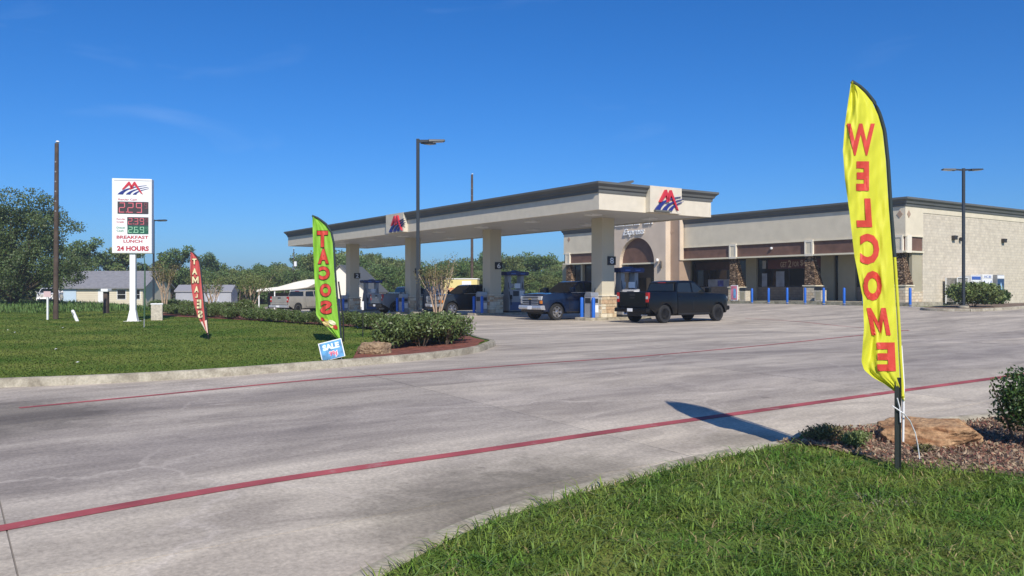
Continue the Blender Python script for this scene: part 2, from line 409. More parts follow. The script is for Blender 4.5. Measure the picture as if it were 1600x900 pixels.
M_wains = block_material('brown_split_block', (.34, .27, .20), (.28, .22, .16), (.2, .17, .14), .41, .205)
def ledgestone():
    m = mat('brown_ledgestone', (.3, .2, .12), .9, spec=.2); n, l, p = nodes_of(m)
    t = n.new('ShaderNodeTexCoord'); q = n.new('ShaderNodeMapping'); q.inputs['Scale'].default_value = (3.2, 3.2, 8.5); l.new(t.outputs['Object'], q.inputs['Vector'])
    v = n.new('ShaderNodeTexVoronoi'); v.inputs['Scale'].default_value = 1; l.new(q.outputs['Vector'], v.inputs['Vector'])
    e = n.new('ShaderNodeTexVoronoi'); e.feature = 'DISTANCE_TO_EDGE'; l.new(q.outputs['Vector'], e.inputs['Vector']); e.inputs['Scale'].default_value = 1
    sp = n.new('ShaderNodeSeparateColor'); l.new(v.outputs['Color'], sp.inputs[0])
    r = n.new('ShaderNodeValToRGB'); el = r.color_ramp.elements; el[0].color = (.13, .085, .055, 1); el[1].color = (.42, .31, .21, 1); r.color_ramp.elements.new(.55).color = (.26, .17, .105, 1)
    l.new(sp.outputs[0], r.inputs['Fac'])
    r2 = n.new('ShaderNodeValToRGB'); r2.color_ramp.elements[0].color = (.12, .1, .08, 1); r2.color_ramp.elements[0].position = .02; r2.color_ramp.elements[1].position = .14; l.new(e.outputs['Distance'], r2.inputs['Fac'])
    x = n.new('ShaderNodeMixRGB'); x.blend_type = 'MULTIPLY'; x.inputs['Fac'].default_value = 1; l.new(r.outputs['Color'], x.inputs['Color1']); l.new(r2.outputs['Color'], x.inputs['Color2']); l.new(x.outputs['Color'], p.inputs['Base Color'])
    b = n.new('ShaderNodeBump'); b.inputs['Distance'].default_value = .08; b.inputs['Strength'].default_value = .9; l.new(r2.outputs['Color'], b.inputs['Height']); l.new(b.outputs['Normal'], p.inputs['Normal'])
    return m
M_ledge = ledgestone()
M_lime = block_material('cream_limestone', (.72, .64, .49), (.60, .47, .31), (.32, .28, .22), .42, .2, .4, 1.0)
M_stones = [mat('limestone_a', (.66, .58, .42), .9, noise=(6, .18), bump=(25, .6)), mat('limestone_b', (.58, .46, .30), .9, noise=(6, .22), bump=(25, .6)), mat('limestone_c', (.52, .36, .22), .9, noise=(6, .25), bump=(25, .6)), mat('limestone_d', (.70, .64, .50), .9, noise=(6, .15), bump=(25, .6))]
M_mort = mat('mortar', (.40, .36, .29), .95)
M_blue = mat('blue_plastic_sleeve', (.02, .13, .55), .35)
M_navy = mat('navy_valance', (.012, .028, .13), .4)
M_pump = mat('pump_grey_panel', (.36, .36, .37), .45, noise=(2, .06))
M_pumpd = mat('pump_dark_panel', (.03, .033, .038), .5)
M_white = mat('white_paint', (.80, .80, .79), .5)
M_whites = mat('white_sign_face', (.82, .82, .82), .4)
M_black = mat('black_plastic', (.015, .015, .016), .5)
M_rubber = mat('tyre_rubber', (.018, .018, .019), .85)
M_steel = mat('galvanised_steel', (.45, .46, .47), .45, .6)
M_chrome = mat('chrome', (.62, .62, .63), .3, .55)
M_alu = mat('machined_alloy', (.62, .62, .63), .25, .9)
M_rimk = mat('black_rim', (.02, .02, .022), .35, .3)
M_lampp = mat('dark_bronze_pole', (.028, .036, .045), .45, .2)
M_wood = mat('creosote_pole', (.085, .060, .047), .9, noise=(3, .3), bump=(20, .4))
M_logor = mat('logo_red', (.55, .03, .05), .4)
M_logob = mat('logo_blue', (.02, .03, .20), .4)
M_sred = mat('sign_red_print', (.45, .02, .04), .5)
M_sgreen = mat('sign_green_print', (.01, .25, .12), .5)
M_led = mat('led_panel', (.045, .035, .04), .5)
M_ledg = mat('led_panel_green', (.008, .10, .06), .5)
M_ledr = mat('led_red_segment', (.75, .16, .20), .5, emit=.12)
M_ledgs = mat('led_green_segment', (.40, .75, .5), .5, emit=.1)
def sandstone(name, lo, hi):
    m = mat(name, lo, .95, spec=.15); n, l, p = nodes_of(m)
    t = n.new('ShaderNodeTexCoord'); q = n.new('ShaderNodeMapping'); q.inputs['Scale'].default_value = (1.6, 1.6, 9); l.new(t.outputs['Object'], q.inputs['Vector'])
    z = n.new('ShaderNodeTexNoise'); z.inputs['Scale'].default_value = 1.6; z.inputs['Detail'].default_value = 9; z.inputs['Distortion'].default_value = .8; l.new(q.outputs['Vector'], z.inputs['Vector'])
    r = n.new('ShaderNodeValToRGB'); el = r.color_ramp.elements; el[0].position = .34; el[1].position = .66; el[0].color = (*lo, 1); el[1].color = (*hi, 1); l.new(z.outputs['Fac'], r.inputs['Fac'])
    z2 = n.new('ShaderNodeTexNoise'); z2.inputs['Scale'].default_value = 22; z2.inputs['Detail'].default_value = 8; l.new(t.outputs['Object'], z2.inputs['Vector'])
    r2 = n.new('ShaderNodeValToRGB'); r2.color_ramp.elements[0].position = .3; r2.color_ramp.elements[1].position = .7; r2.color_ramp.elements[0].color = (.62, .6, .58, 1); r2.color_ramp.elements[1].color = (1.15, 1.15, 1.15, 1); l.new(z2.outputs['Fac'], r2.inputs['Fac'])
    x = n.new('ShaderNodeMixRGB'); x.blend_type = 'MULTIPLY'; x.inputs['Fac'].default_value = 1; l.new(r.outputs['Color'], x.inputs['Color1']); l.new(r2.outputs['Color'], x.inputs['Color2']); l.new(x.outputs['Color'], p.inputs['Base Color'])
    b = n.new('ShaderNodeBump'); b.inputs['Distance'].default_value = .03; b.inputs['Strength'].default_value = .9; l.new(z2.outputs['Fac'], b.inputs['Height']); l.new(b.outputs['Normal'], p.inputs['Normal'])
    return m
M_rock = sandstone('sandstone', (.25, .115, .055), (.56, .37, .21))
M_tail = mat('tail_light', (.38, .012, .012), .2, coat=.6)
M_head = mat('head_light', (.72, .72, .72), .12, .4)
M_amber = mat('amber_lens', (.7, .22, .03), .25)
M_cglass = mat('car_glass', (.016, .02, .02), .03, spec=.8)

def regrade(m, lo, hi):
    r = [q for q in m.node_tree.nodes if q.type == 'VALTORGB'][0].color_ramp; r.elements[0].color = (*lo, 1); r.elements[1].color = (*hi, 1); r.elements[0].position = .36; r.elements[1].position = .66
regrade(M_grassF, (.085, .165, .03), (.235, .275, .07)); regrade(M_lawn, (.075, .135, .026), (.185, .20, .055)); regrade(M_grassN, (.105, .21, .03), (.225, .29, .055))
def worn_paint():
    n, l, p = nodes_of(M_red); src = p.inputs['Base Color'].links[0].from_socket
    t = n.new('ShaderNodeNewGeometry'); z = n.new('ShaderNodeTexNoise'); z.inputs['Scale'].default_value = 3.5; z.inputs['Detail'].default_value = 12; z.inputs['Roughness'].default_value = .7; l.new(t.outputs['Position'], z.inputs['Vector'])
    r = n.new('ShaderNodeValToRGB'); r.color_ramp.elements[0].position = .57; r.color_ramp.elements[1].position = .72; r.color_ramp.elements[1].color = (.75, .75, .75, 1); l.new(z.outputs['Fac'], r.inputs['Fac'])
    x = n.new('ShaderNodeMixRGB'); x.inputs['Color2'].default_value = (.40, .30, .27, 1); l.new(r.outputs['Color'], x.inputs['Fac']); l.new(src, x.inputs['Color1']); l.new(x.outputs['Color'], p.inputs['Base Color'])
worn_paint()
# ------------------------------------------------------------------ ground and lot
def ground_sheet():
    xs = sorted(set(list(np.arange(-60, 64, 4.0)) + [-1500, -700, -350, -200, -120, -85, 85, 120, 200, 350, 700, 1500]))
    ys = sorted(set(list(np.arange(-4, 132, 4.0)) + [-300, -120, -50, -20, -10, 160, 200, 300, 500, 900, 1600, 2500]))
    mb = MB(); vs_ = [(x, y, gz(x, y) - .10) for y in ys for x in xs]; n = len(xs)
    mb.add(vs_, [(j * n + i, j * n + i + 1, (j + 1) * n + i + 1, (j + 1) * n + i) for j in range(len(ys) - 1) for i in range(n - 1)])
    return struct(mb.build('ground', M_field, smooth=60))
ground_sheet()

# concrete lot: a joint sheet with one slab for each pour on it
SL = 6.1
X_J = [15 + SL * k for k in range(-13, 8)]; Y_J = [-16.8 + SL * k for k in range(-4, 8)]
def lot_z(x, y): return gzl(x, y)
mbj = MB(); jx = np.linspace(X_J[0], X_J[-1], 61); jy = np.linspace(Y_J[0], Y_J[-1], 61)
mbj.add([(*W(x, y), gzl(x, y) - .010) for y in jy for x in jx], [(j * 61 + i, j * 61 + i + 1, (j + 1) * 61 + i + 1, (j + 1) * 61 + i) for j in range(60) for i in range(60)])
lot = struct(mbj.build('parking_lot', M_joint, smooth=60))
for i in range(len(X_J) - 1):
    for j in range(len(Y_J) - 1):
        x0, x1, y0, y1 = X_J[i] + .006, X_J[i + 1] - .006, Y_J[j] + .006, Y_J[j + 1] - .006
        if W((x0 + x1) / 2, (y0 + y1) / 2)[1] < -6: continue
        mb = MB(); k = 8
        xs = np.linspace(x0, x1, k); ys = np.linspace(y0, y1, k)
        vs_ = [(*W(x, y), gzl(x, y)) for y in ys for x in xs]
        fs = [(b * k + a, b * k + a + 1, (b + 1) * k + a + 1, (b + 1) * k + a) for b in range(k - 1) for a in range(k - 1)]
        rim = [(*W(x, y), gzl(x, y) - .05) for (x, y) in ((x0, y0), (x1, y0), (x1, y1), (x0, y1))]
        mb.add(vs_, fs)
        o0 = len(mb.v); mb.v += rim; cs = [0, k - 1, k * k - 1, k * (k - 1)]
        for a in range(4): mb.f.append((cs[a], o0 + a, o0 + (a + 1) % 4, cs[(a + 1) % 4]))
        mb.build('concrete_slab', M_conc, lot)

def smooth_line(P, n=8):
    out = []
    for i in range(len(P) - 1):
        p0, p1, p2, p3 = P[max(i - 1, 0)], P[i], P[i + 1], P[min(i + 2, len(P) - 1)]
        for k in range(n):
            t = k / n
            out.append(tuple(.5 * ((2 * p1[a]) + (-p0[a] + p2[a]) * t + (2 * p0[a] - 5 * p1[a] + 4 * p2[a] - p3[a]) * t * t + (-p0[a] + 3 * p1[a] - 3 * p2[a] + p3[a]) * t ** 3) for a in (0, 1)))
    out.append(tuple(P[-1])); return out
def strip(name, P, wd, dz, m):
    mb = MB(); vs_ = []; n = len(P)
    for i, p in enumerate(P):
        d = Vector((P[min(i + 1, n - 1)][0] - P[max(i - 1, 0)][0], P[min(i + 1, n - 1)][1] - P[max(i - 1, 0)][1])).normalized()
        for s in (-.5, .5):
            q = (p[0] - d.y * wd * s, p[1] + d.x * wd * s); vs_.append((*q, gz(*q) + dz))
    mb.add(vs_, [(2 * i, 2 * i + 1, 2 * i + 3, 2 * i + 2) for i in range(n - 1)])
    return mb.build(name, m)
RL = [
 ('wide red fire lane line crossing the near driveway', [(-60, 837), (0, 827), (200, 790), (400, 756), (560, 732), (740, 706), (1000, 668), (1150, 647), (1400, 612), (1600, 585), (1800, 562)]),
 ('thin red line past the planted kerb towards the pumps', [(30, 638), (250, 617), (500, 593), (700, 579), (830, 569), (1000, 557), (1180, 541), (1345, 524), (1420, 516)]),
 ('faint red line curving in front of the store', [(1165, 497.5), (1240, 502), (1300, 508), (1345, 512), (1420, 517)])]
for (lb, pts), wd_ in zip(RL, (.175, .11, .09)):
    struct(strip('painted_line', smooth_line([G(*p) for p in pts], 12), wd_, .005, M_red))['label'] = lb

# ------------------------------------------------------------------ planted islands
def kerb(name, P, h=.14, wd=.17):
    mb = MB(); n = len(P); vs_ = []
    for i, p in enumerate(P):
        d = Vector((P[min(i + 1, n - 1)][0] - P[max(i - 1, 0)][0], P[min(i + 1, n - 1)][1] - P[max(i - 1, 0)][1])).normalized()
        nx, ny = -d.y, d.x
        for (o, z) in ((-wd / 2, -.08), (-wd / 2 + .015, h - .03), (-wd / 2 + .045, h), (wd / 2, h + .004), (wd / 2, -.08)):
            q = (p[0] + nx * o, p[1] + ny * o); vs_.append((*q, gz(*p) + z))
    fs = []
    for i in range(n - 1):
        for k in range(4): fs.append((i * 5 + k, i * 5 + k + 1, (i + 1) * 5 + k + 1, (i + 1) * 5 + k))
    fs += [tuple(range(5)), tuple(range((n - 1) * 5, n * 5))]
    mb.add(vs_, fs); return struct(mb.build(name, M_kerb, smooth=50))
front_px = [(-260, 617), (-120, 611), (0, 605), (150, 599), (300, 591), (450, 580), (560, 571), (650, 563), (710, 556), (745, 550), (761, 544)]
front = [G(*p) for p in front_px]
tip = front[-1]
back = [(tip[0] + .12, tip[1] + 1.1), (tip[0] - .25, tip[1] + 2.4), (-1.3, 26.0), (-2.0, 30.0), (-2.9, 34.2), (-5.5, 38.0), (-9.5, 41.0), (-14, 45.5), (-19.5, 52)]
lawn_line = smooth_line(front + back, 6)
kerb('kerb', lawn_line)['label'] = 'pale kerb sweeping round the left lawn and hedge tip'
lawn_poly = lawn_line + [(-34, 70), (-75, 75), (-75, 22), (-30, 8), (-20, 9)]
struct(poly_sheet('lawn', lawn_poly, .115, M_lawn))
near_px = [(380, 1010), (520, 945), (600, 900), (680, 858), (760, 822), (850, 792), (930, 769), (1020, 745), (1100, 724), (1180, 709), (1240, 698)]
near = [G(*p) for p in near_px]
ne = near[-1]
near_back = [(ne[0] + .32, ne[1] + .42), (ne[0] + .95, ne[1] + .75), (ne[0] + 1.9, ne[1] + 1.15), (ne[0] + 3.4, ne[1] + 1.7), (ne[0] + 6, ne[1] + 2.6)]
near_line = smooth_line(near + near_back, 6)
kerb('kerb', near_line, .07, .16)['label'] = 'low kerb edge half covered by the near grass'
near_poly = near_line + [(14, 11), (14, -3), (-3, -3), (near[0][0] - .6, near[0][1] - .8)]
def mound(x, y): return .05 * math.sin(x * 1.3 + .5) * math.sin(y * 1.1) * clamp((x - 1) / 2, 0, 1)
struct(poly_sheet('lawn', near_poly, .045, M_lawn, .5, fn=mound))
# mulch beds
fe = [G(*p) for p in ((1212, 702), (1255, 706), (1300, 712), (1352, 722), (1420, 736), (1500, 744), (1600, 757), (1760, 775))]
bed_near = smooth_line(fe, 4) + [(12, 8.0), (12, ne[1] + 3.9)] + [(x, y - .09) for x, y in near_back[::-1]] + [(ne[0] + .12, ne[1] - .02)]
struct(poly_sheet('mulch_bed', bed_near, .062, M_mulch2, .3, fn=lambda x, y: mound(x, y) + .02 * math.sin(x * 7) * math.sin(y * 9)))
inset = lambda P, c, k: [(c[0] + (p[0] - c[0]) * k, c[1] + (p[1] - c[1]) * k) for p in P]
tipbed = [(a, b + .22) for a, b in (G(548, 571.5), G(600, 567.5), G(660, 562), G(712, 555.7), G(742, 550.5))] + [(tip[0] - .2, tip[1] + .35), (tip[0] - .1, tip[1] + 1.1), (tip[0] - .45, tip[1] + 2.3), (-1.5, 26), (-2.3, 30), (-3.2, 34), (-5.8, 37.6), (-9.8, 40.6), (-14.2, 45), (-19.2, 50.5), (-20.5, 48.5), (-18.6, 43.4), (-14.2, 39.2), (-10.2, 35.4), (-6.2, 31.4), (-4.6, 28.0), (-3.9, 24), (-3.7, 21.0), (-3.6, 19.2)]
struct(poly_sheet('mulch_bed', smooth_line(tipbed, 3), .135, M_mulch, 1.0))

# bark chips on the near bed
def chips(name, poly, n, dz, m, size):
    xs = [p[0] for p in poly]; ys = [p[1] for p in poly]
    P = np.column_stack([RNG.uniform(max(-2, min(xs)), min(max(xs), 9), n), RNG.uniform(min(ys), max(ys), n), np.zeros(n)]); P = P[in_poly(P, poly)]
    P[:, 2] = gz_np(P) + dz + np.array([mound(x, y) for x, y in P[:, :2]]) * (dz < .1) + RNG.uniform(0, .025, len(P))
    o = quad_cloud(name, leaves(P, size, .35), m); o['kind'] = 'stuff'; return o
chips('bark_chips', bed_near, 26000, .07, M_chip2, .06)
o = chips('bark_chips', [p for p in bed_near if p[0] > -50], 16000, .075, M_chip, .05)

# ------------------------------------------------------------------ grass
def blades(P, h, w, bend, rng=RNG):
    """curved blades as two quads + tip -> quads (degenerate tip)"""
    n = len(P); ang = rng.uniform(0, 2 * np.pi, n); d = np.column_stack([np.cos(ang), np.sin(ang), np.zeros(n)])
    sd = np.column_stack([-np.sin(ang), np.cos(ang), np.zeros(n)]); hh = (h * rng.uniform(.5, 1.35, n))[:, None]; ww = (w * rng.uniform(.6, 1.3, n))[:, None]
    bb = (bend * rng.uniform(.2, 1.4, n))[:, None] * hh; up = np.array([[0, 0, 1.0]])
    fl_ = rng.uniform(.4, 1.0, (n, 1)); p1 = P + d * bb * .38 + up * hh * .62 * fl_; p2 = P + d * bb + up * hh * fl_ * (1 - .35 * rng.uniform(0, 1.5, (n, 1)))
    v = np.stack([P - sd * ww * .5, P + sd * ww * .5, p1 + sd * ww * .38, p1 - sd * ww * .38, p2], 1)
    return v
def blade_mesh(name, v, m):
    n = len(v); me = bpy.data.meshes.new(name)
    me.vertices.add(n * 5); me.vertices.foreach_set('co', v.astype(np.float32).ravel())
    idx = (np.arange(n) * 5)[:, None] + np.array([0, 1, 2, 3, 3, 2, 4])[None]
    me.loops.add(n * 7); me.loops.foreach_set('vertex_index', idx.astype(np.int32).ravel())
    st = (np.arange(n) * 7)[:, None] + np.array([0, 4])[None]
    me.polygons.add(n * 2); me.polygons.foreach_set('loop_start', st.astype(np.int32).ravel())
    me.update(calc_edges=True); me.validate(); me.materials.append(m)
    o = bpy.data.objects.new(name, me); col.objects.link(o); o['kind'] = 'stuff'; return o
def clumpy(P, scale, thr):
    k = np.sin(P[:, 0] * scale + 1.7 * np.sin(P[:, 1] * scale * .7)) * np.sin(P[:, 1] * scale * 1.1 + 1.3 * np.sin(P[:, 0] * scale * .6))
    return RNG.uniform(-1, 1, len(P)) < k + thr
N = 150000
P = np.column_stack([RNG.uniform(-2.2, 9.5, N), RNG.uniform(2.6, 10.2, N), np.zeros(N)])
P = P[np.abs(P[:, 0]) < P[:, 1] * .68 + .5]
np_in = inset(near_poly, (6, 4), .985)
P = P[in_poly(P, np_in)]
fuzz = P + np.column_stack([RNG.normal(0, .06, len(P)), RNG.normal(0, .09, len(P)), np.zeros(len(P))])
P = P[~in_poly(fuzz, bed_near)]; P = P[clumpy(P, 3.1, .85)]
P[:, 2] = gz_np(P) + .04 + np.array([mound(x, y) for x, y in P[:, :2]])
hgt = .098 + .04 * np.sin(P[:, 0] * 2.3 + np.sin(P[:, 1] * 3)) * np.sin(P[:, 1] * 1.9 + np.sin(P[:, 0] * 4))
blade_mesh('near_grass', blades(P, hgt, .0105, 1.5), M_grassN)
N = 320000
Yv = 13 + 42 * RNG.uniform(0, 1, N) ** 1.5
P = np.column_stack([RNG.uniform(-.68, .02, N) * Yv - .3, Yv, np.zeros(N)])
P = P[in_poly(P, lawn_poly)]; P = P[~in_poly(P, tipbed)]
P[:, 2] = gz_np(P) + .11
blade_mesh('lawn_grass', blades(P, .026 + .0005 * P[:, 1], .009 + .0006 * P[:, 1], 1.0), M_grassF)
N = 5000
P = np.column_stack([RNG.uniform(-2.2, 9.5, N), RNG.uniform(2.6, 10.2, N), np.zeros(N)]); P = P[np.abs(P[:, 0]) < P[:, 1] * .68 + .5]; P = P[in_poly(P, np_in)]; P = P[~in_poly(P, bed_near)]
P[:, 2] = gz_np(P) + .05 + np.array([mound(x, y) for x, y in P[:, :2]])
blade_mesh('long_grass_blades', blades(P, .15, .012, 1.8), mat('long_blade', (.20, .28, .07), .45, island=.4, trans=.3))
N = 14000
P = np.column_stack([RNG.uniform(-2.2, 9.5, N), RNG.uniform(2.6, 10.2, N), np.zeros(N)]); P = P[np.abs(P[:, 0]) < P[:, 1] * .68 + .5]; P = P[in_poly(P, np_in)]; P = P[~in_poly(P, bed_near)]; P = P[clumpy(P, 1.7, .1)]
P[:, 2] = gz_np(P) + .05 + np.array([mound(x, y) for x, y in P[:, :2]])
blade_mesh('dry_grass_blades', blades(P, .08, .009, 1.8), mat('dry_blade', (.38, .31, .15), .7, island=.35, trans=.2, spec=.1))
# unmown strip before the houses
N = 26000
Yv = RNG.uniform(47, 80, N); P = np.column_stack([RNG.uniform(-.72, -.30, N) * Yv, Yv, np.zeros(N)])
P = P[(P[:, 1] > 50 + 2.5 * np.sin(P[:, 0] * .5))]; P[:, 2] = gz_np(P) + .0
blade_mesh('unmown_weeds', blades(P, .55, .06, .5), M_weed)

# ------------------------------------------------------------------ plants
def shrub_mesh(name, rx, ry, h, n, leaf, m, seed):
    rng = np.random.default_rng(seed)
    cs, rs = [], []
    for k in range(9):
        a = rng.uniform(0, 6.28); q = rng.uniform(0, .55)
        cs.append((rx * q * math.cos(a), ry * q * math.sin(a), h * rng.uniform(.35, .68))); rs.append((rx * rng.uniform(.4, .62), ry * rng.uniform(.4, .62), h * rng.uniform(.26, .36)))
    p, d = blob_points(n, cs, rs, rng, .35); p = p[p[:, 2] > .03]; p[:, 2] = np.minimum(p[:, 2], h * (1 + rng.normal(0, .035, len(p))))
    o = quad_cloud('foliage', leaves(p, leaf, .5, .5, rng=rng), m)
    mb = MB()
    for k in range(7):
        a = rng.uniform(0, 6.28); mb.tube([(0.05 * math.cos(a), .05 * math.sin(a), -.08), (rx * .35 * math.cos(a), ry * .35 * math.sin(a), h * .45), (rx * .6 * math.cos(a + .3), ry * .6 * math.sin(a + .3), h * .8)], [.018, .012, .006], 5)
    st = mb.build('stem', M_bark); return o, st
def shrub(name, label, cat, loc, parts, sc=1.0, rz=0.0, group=None):
    t = thing(name, label, cat, loc, rz, group); t.scale = (sc, sc, sc)
    for q in parts:
        c = q.copy(); col.objects.link(c); c.parent = t
    return t
def drop(parts):
    for q in parts: bpy.data.objects.remove(q)
sv = [shrub_mesh('s', .75, .75, .80, 3800, .085, M_hedge, 11 + k) for k in range(3)]
lb = 'clipped glossy green shrub in the near hedge clump beside the kerb tip'
nrow = [(-2.85, 19.9), (-2.25, 20.5), (-1.75, 21.2), (-3.0, 21.2), (-2.4, 21.9), (-1.8, 22.5), (-3.0, 22.6), (-2.2, 23.4)]
for k, (x, y) in enumerate(nrow): shrub('hedge_shrub', lb, 'shrub', (x, y, gz(x, y) + .12), sv[k % 3], random.uniform(1.0, 1.08), k * 1.7, 'clipped shrubs of the near hedge clump')
lb = 'low clipped shrub in the long hedge row behind the lawn'
for k in range(30):
    t = k / 29; a, b = (-4.0, 28.4), (-19.6, 46.2); x = a[0] + (b[0] - a[0]) * t + random.uniform(-.2, .2); y = a[1] + (b[1] - a[1]) * t + random.uniform(-.2, .2)
    shrub('hedge_shrub', lb, 'shrub', (x, y, gz(x, y) + .12), sv[k % 3], random.uniform(.66, .80), k * 2.1, 'clipped shrubs of the long back hedge')
for k in range(5, 13):
    t = k / 12; x, y = -8.5 - 13.5 * t, 37.5 + 14.2 * t
    shrub('hedge_shrub', 'rounded shrub in the farther hedge row at the back of the lawn', 'shrub', (x, y, gz(x, y) + .1), sv[(k + 1) % 3], random.uniform(.95, 1.2), k * 1.3, 'shrubs of the farther hedge row')
for q in sv: drop(q)
# shrub at the right edge
q = shrub_mesh('s', .66, .6, .92, 6500, .05, M_bush, 31)
bx, by = at(1598, 690, 9.1).x, 9.1
shrub('evergreen_shrub', 'dark glossy evergreen shrub at the right edge behind the boulder', 'shrub', (bx, by, gz(bx, by) + .05), q, .92, .4); drop(q)
# low herbs by the flag
for (px, py, rx, h, lbl, m) in ((1300, 706, .34, .24, 'straggly brown green herb beside the flag shadow', M_myrt), (1347, 713, .24, .20, 'small bright green herb left of the flag stake', M_ole), (1450, 722, .16, .12, 'tiny wilted herb in front of the boulder', M_myrt)):
    x, y = G(px, py); q = shrub_mesh('s', rx, rx * .8, h, 2200 if rx > .2 else 700, .028, m, int(px))
    shrub('low_herb', lbl, 'plant', (x, y + rx * .5, gz(x, y) + .06), q); drop(q)
# far right planting island
ix0, iy0 = Linv(*G(1490, 484))
isl = [site(ix0 + a, iy0 + b)[:2] for a, b in ((1.6, -1.4), (2.1, -.2), (2.2, 6.5), (1.8, 12), (-1.0, 12), (-1.5, 6), (-1.5, .2), (-1.0, -1.3), (.3, -1.8))]
isl = smooth_line(isl + [isl[0]], 4)
kerb('kerb', isl, .14, .18)['label'] = 'pale kerb round the right planting island'
struct(poly_sheet('mulch_bed', isl[:-1], .13, M_mulch2, 1.5))
q = shrub_mesh('s', 1.55, 1.55, 1.45, 9000, .17, M_ole, 41)
x, y = G(1511, 481); shrub('oleander_bush', 'large rounded oleander bush at the foot of the right lamp', 'shrub', (x - .75, y - 1.9, gz(x, y) + .1), q, 1.05)
drop(q)
q = shrub_mesh('s', 1.3, 1.0, 1.0, 4200, .15, M_bush, 42)
x, y = G(1572, 481); x2, y2 = G(1612, 480)
shrub('low_bush', 'low dark spreading bush right of the oleander', 'shrub', (x + 1.2, y + 3.2, gz(x, y) + .1), q, 1.0)
drop(q)

def tube_tree(name, label, loc, h, crown, n, leaf, m, seed, bark=M_bark, trunk=.22, group=None, limbs=7, cr=.30, rz=0.0):
    """trunk, limbs and a leafy crown; crown=(radius, base height)"""
    rng = np.random.default_rng(seed); rad, base = crown
    t = thing(name, label, 'tree', loc, rz, group); tb = MB()
    top = (rng.normal(0, .15), rng.normal(0, .15), h * .72)
    tb.tube([(0, 0, -.3), (rng.normal(0, .06), rng.normal(0, .06), base * .8), top], [trunk * 1.15, trunk * .8, trunk * .25], 8)
    cs, rs = [], []
    for k in range(limbs):
        a = 6.283 * k / limbs + rng.uniform(-.4, .4); z0 = rng.uniform(.45, .9) * base; zz = base + (h - base) * rng.uniform(.12, .9)
        sp = math.sqrt(max(.05, 1 - ((zz - (base + (h - base) * .42)) / ((h - base) * .62)) ** 2)) * rad * rng.uniform(.55, .8)
        e = (sp * math.cos(a), sp * math.sin(a), zz); tb.tube([(0, 0, z0), (e[0] * .45, e[1] * .45, (z0 + zz) * .5), e], [trunk * .45, trunk * .25, trunk * .06], 6)
        for j in range(3):
            cs.append((e[0] + rng.normal(0, rad * .18), e[1] + rng.normal(0, rad * .18), e[2] + rng.normal(0, rad * .14))); s_ = rad * cr * rng.uniform(.6, 1.25); rs.append((s_, s_, s_ * .75))
    for j in range(4): cs.append((rng.normal(0, rad * .25), rng.normal(0, rad * .25), h - rad * rng.uniform(.2, .5))); rs.append((rad * cr, rad * cr, rad * cr * .8))
    p, d = blob_points(n, cs, rs, rng, .3)
    tb.build('trunk', bark, t, smooth=60); quad_cloud('crown', leaves(p, leaf, .6, .1, rng=rng), m, t)
    return t
def gl(x, y, d=0.0): return (x, y, gz(x, y) + d)
tube_tree('oak_tree', 'tall broad tree behind the utility pole at the left edge', gl(-40.0, 66), 8.5, (5.1, .6), 48000, .165, M_tree1, 3, trunk=.32, limbs=46, cr=.20)
tube_tree('oak_tree', 'dense dark tree cut off by the left edge beside the fence', gl(-44.5, 70), 6.6, (4.0, 1.0), 9000, .28, M_tree1, 5, trunk=.3, limbs=12)
# trees behind the house and the tree line: three shapes, copied
protos = []
for k, (h, rr, b, m) in enumerate(((7.6, 3.4, 1.2, M_tree2), (6.4, 3.6, .5, M_tree2), (8.2, 2.8, 1.6, M_tree3), (5.6, 3.8, .2, M_tree3))):
    protos.append(tube_tree('tree', 'x', (0, 0, 0), h, (rr, b), 7000, .31, m, 60 + k, trunk=.2, limbs=14, cr=.30))
used = [False] * 4
def put_tree(k, px, Y, sc, label, group, zs=1.0):
    t = protos[k] if not used[k] else copy_tree(protos[k]); used[k] = True
    X = (px - 800) * Y / FPX; t.location = (X, Y, gz(X, Y) - .1); t.scale = (sc, sc, sc * zs); t.rotation_euler = (0, 0, random.uniform(0, 6.28))
    tag(t, label, 'tree', group)
for i, (px, Y, sc) in enumerate(((118, 112, 1.08), (152, 116, 1.16), (188, 116, 1.0), (228, 122, 1.05))):
    put_tree(i % 4, px, Y, sc, ('leftmost tree rising behind the grey roofed house', 'tall tree over the left half of the grey house roof', 'tree over the right half of the grey house roof', 'tree behind the grey house just under the price sign')[i], 'trees behind the grey roofed house')
for i, (px, Y, sc) in enumerate(((268, 112, .96), (258, 120, .8), (300, 125, .8))):
    put_tree((0, 2, 1)[i], px, Y, sc, ('rounded tree standing clear between the price sign and the red flag', 'slim tree just right of the price sign', 'bushy tree directly behind the red flag')[i], 'trees right of the price sign')
lbl = 'tree in the long wooded belt behind the pumps and sheds'
for i in range(34):
    px = 322 + i * 18.3 + random.uniform(-6, 6); Y = random.uniform(118, 150)
    tp = 404 + 9 * math.sin(px * .021) + 5 * math.sin(px * .071) + random.uniform(-4, 6)
    if px > 880: tp = 408
    k = i % 4; hh = (7.6, 6.4, 8.2, 5.6)[k]; need = EYE + (HOR - tp) * Y / FPX + random.uniform(-.3, .9)
    if px < 350 or px > 690: need *= .97
    put_tree(k, px, Y, need / hh, lbl, 'trees of the wooded belt', 1.0)
for i in range(26):
    put_tree((1, 3)[i % 2], 300 + i * 26 + random.uniform(-8, 8), random.uniform(108, 116), random.uniform(.62, .78), 'low bushy tree at the foot of the wooded belt', 'low trees along the wooded belt')
for i, px in enumerate((-60, -20, 15, 55, 95, 135)):
    put_tree((1, 3)[i % 2], px, 92 + 6 * (i % 3), .62, 'low tree filling the gap behind the big left tree', 'low trees at the left edge')

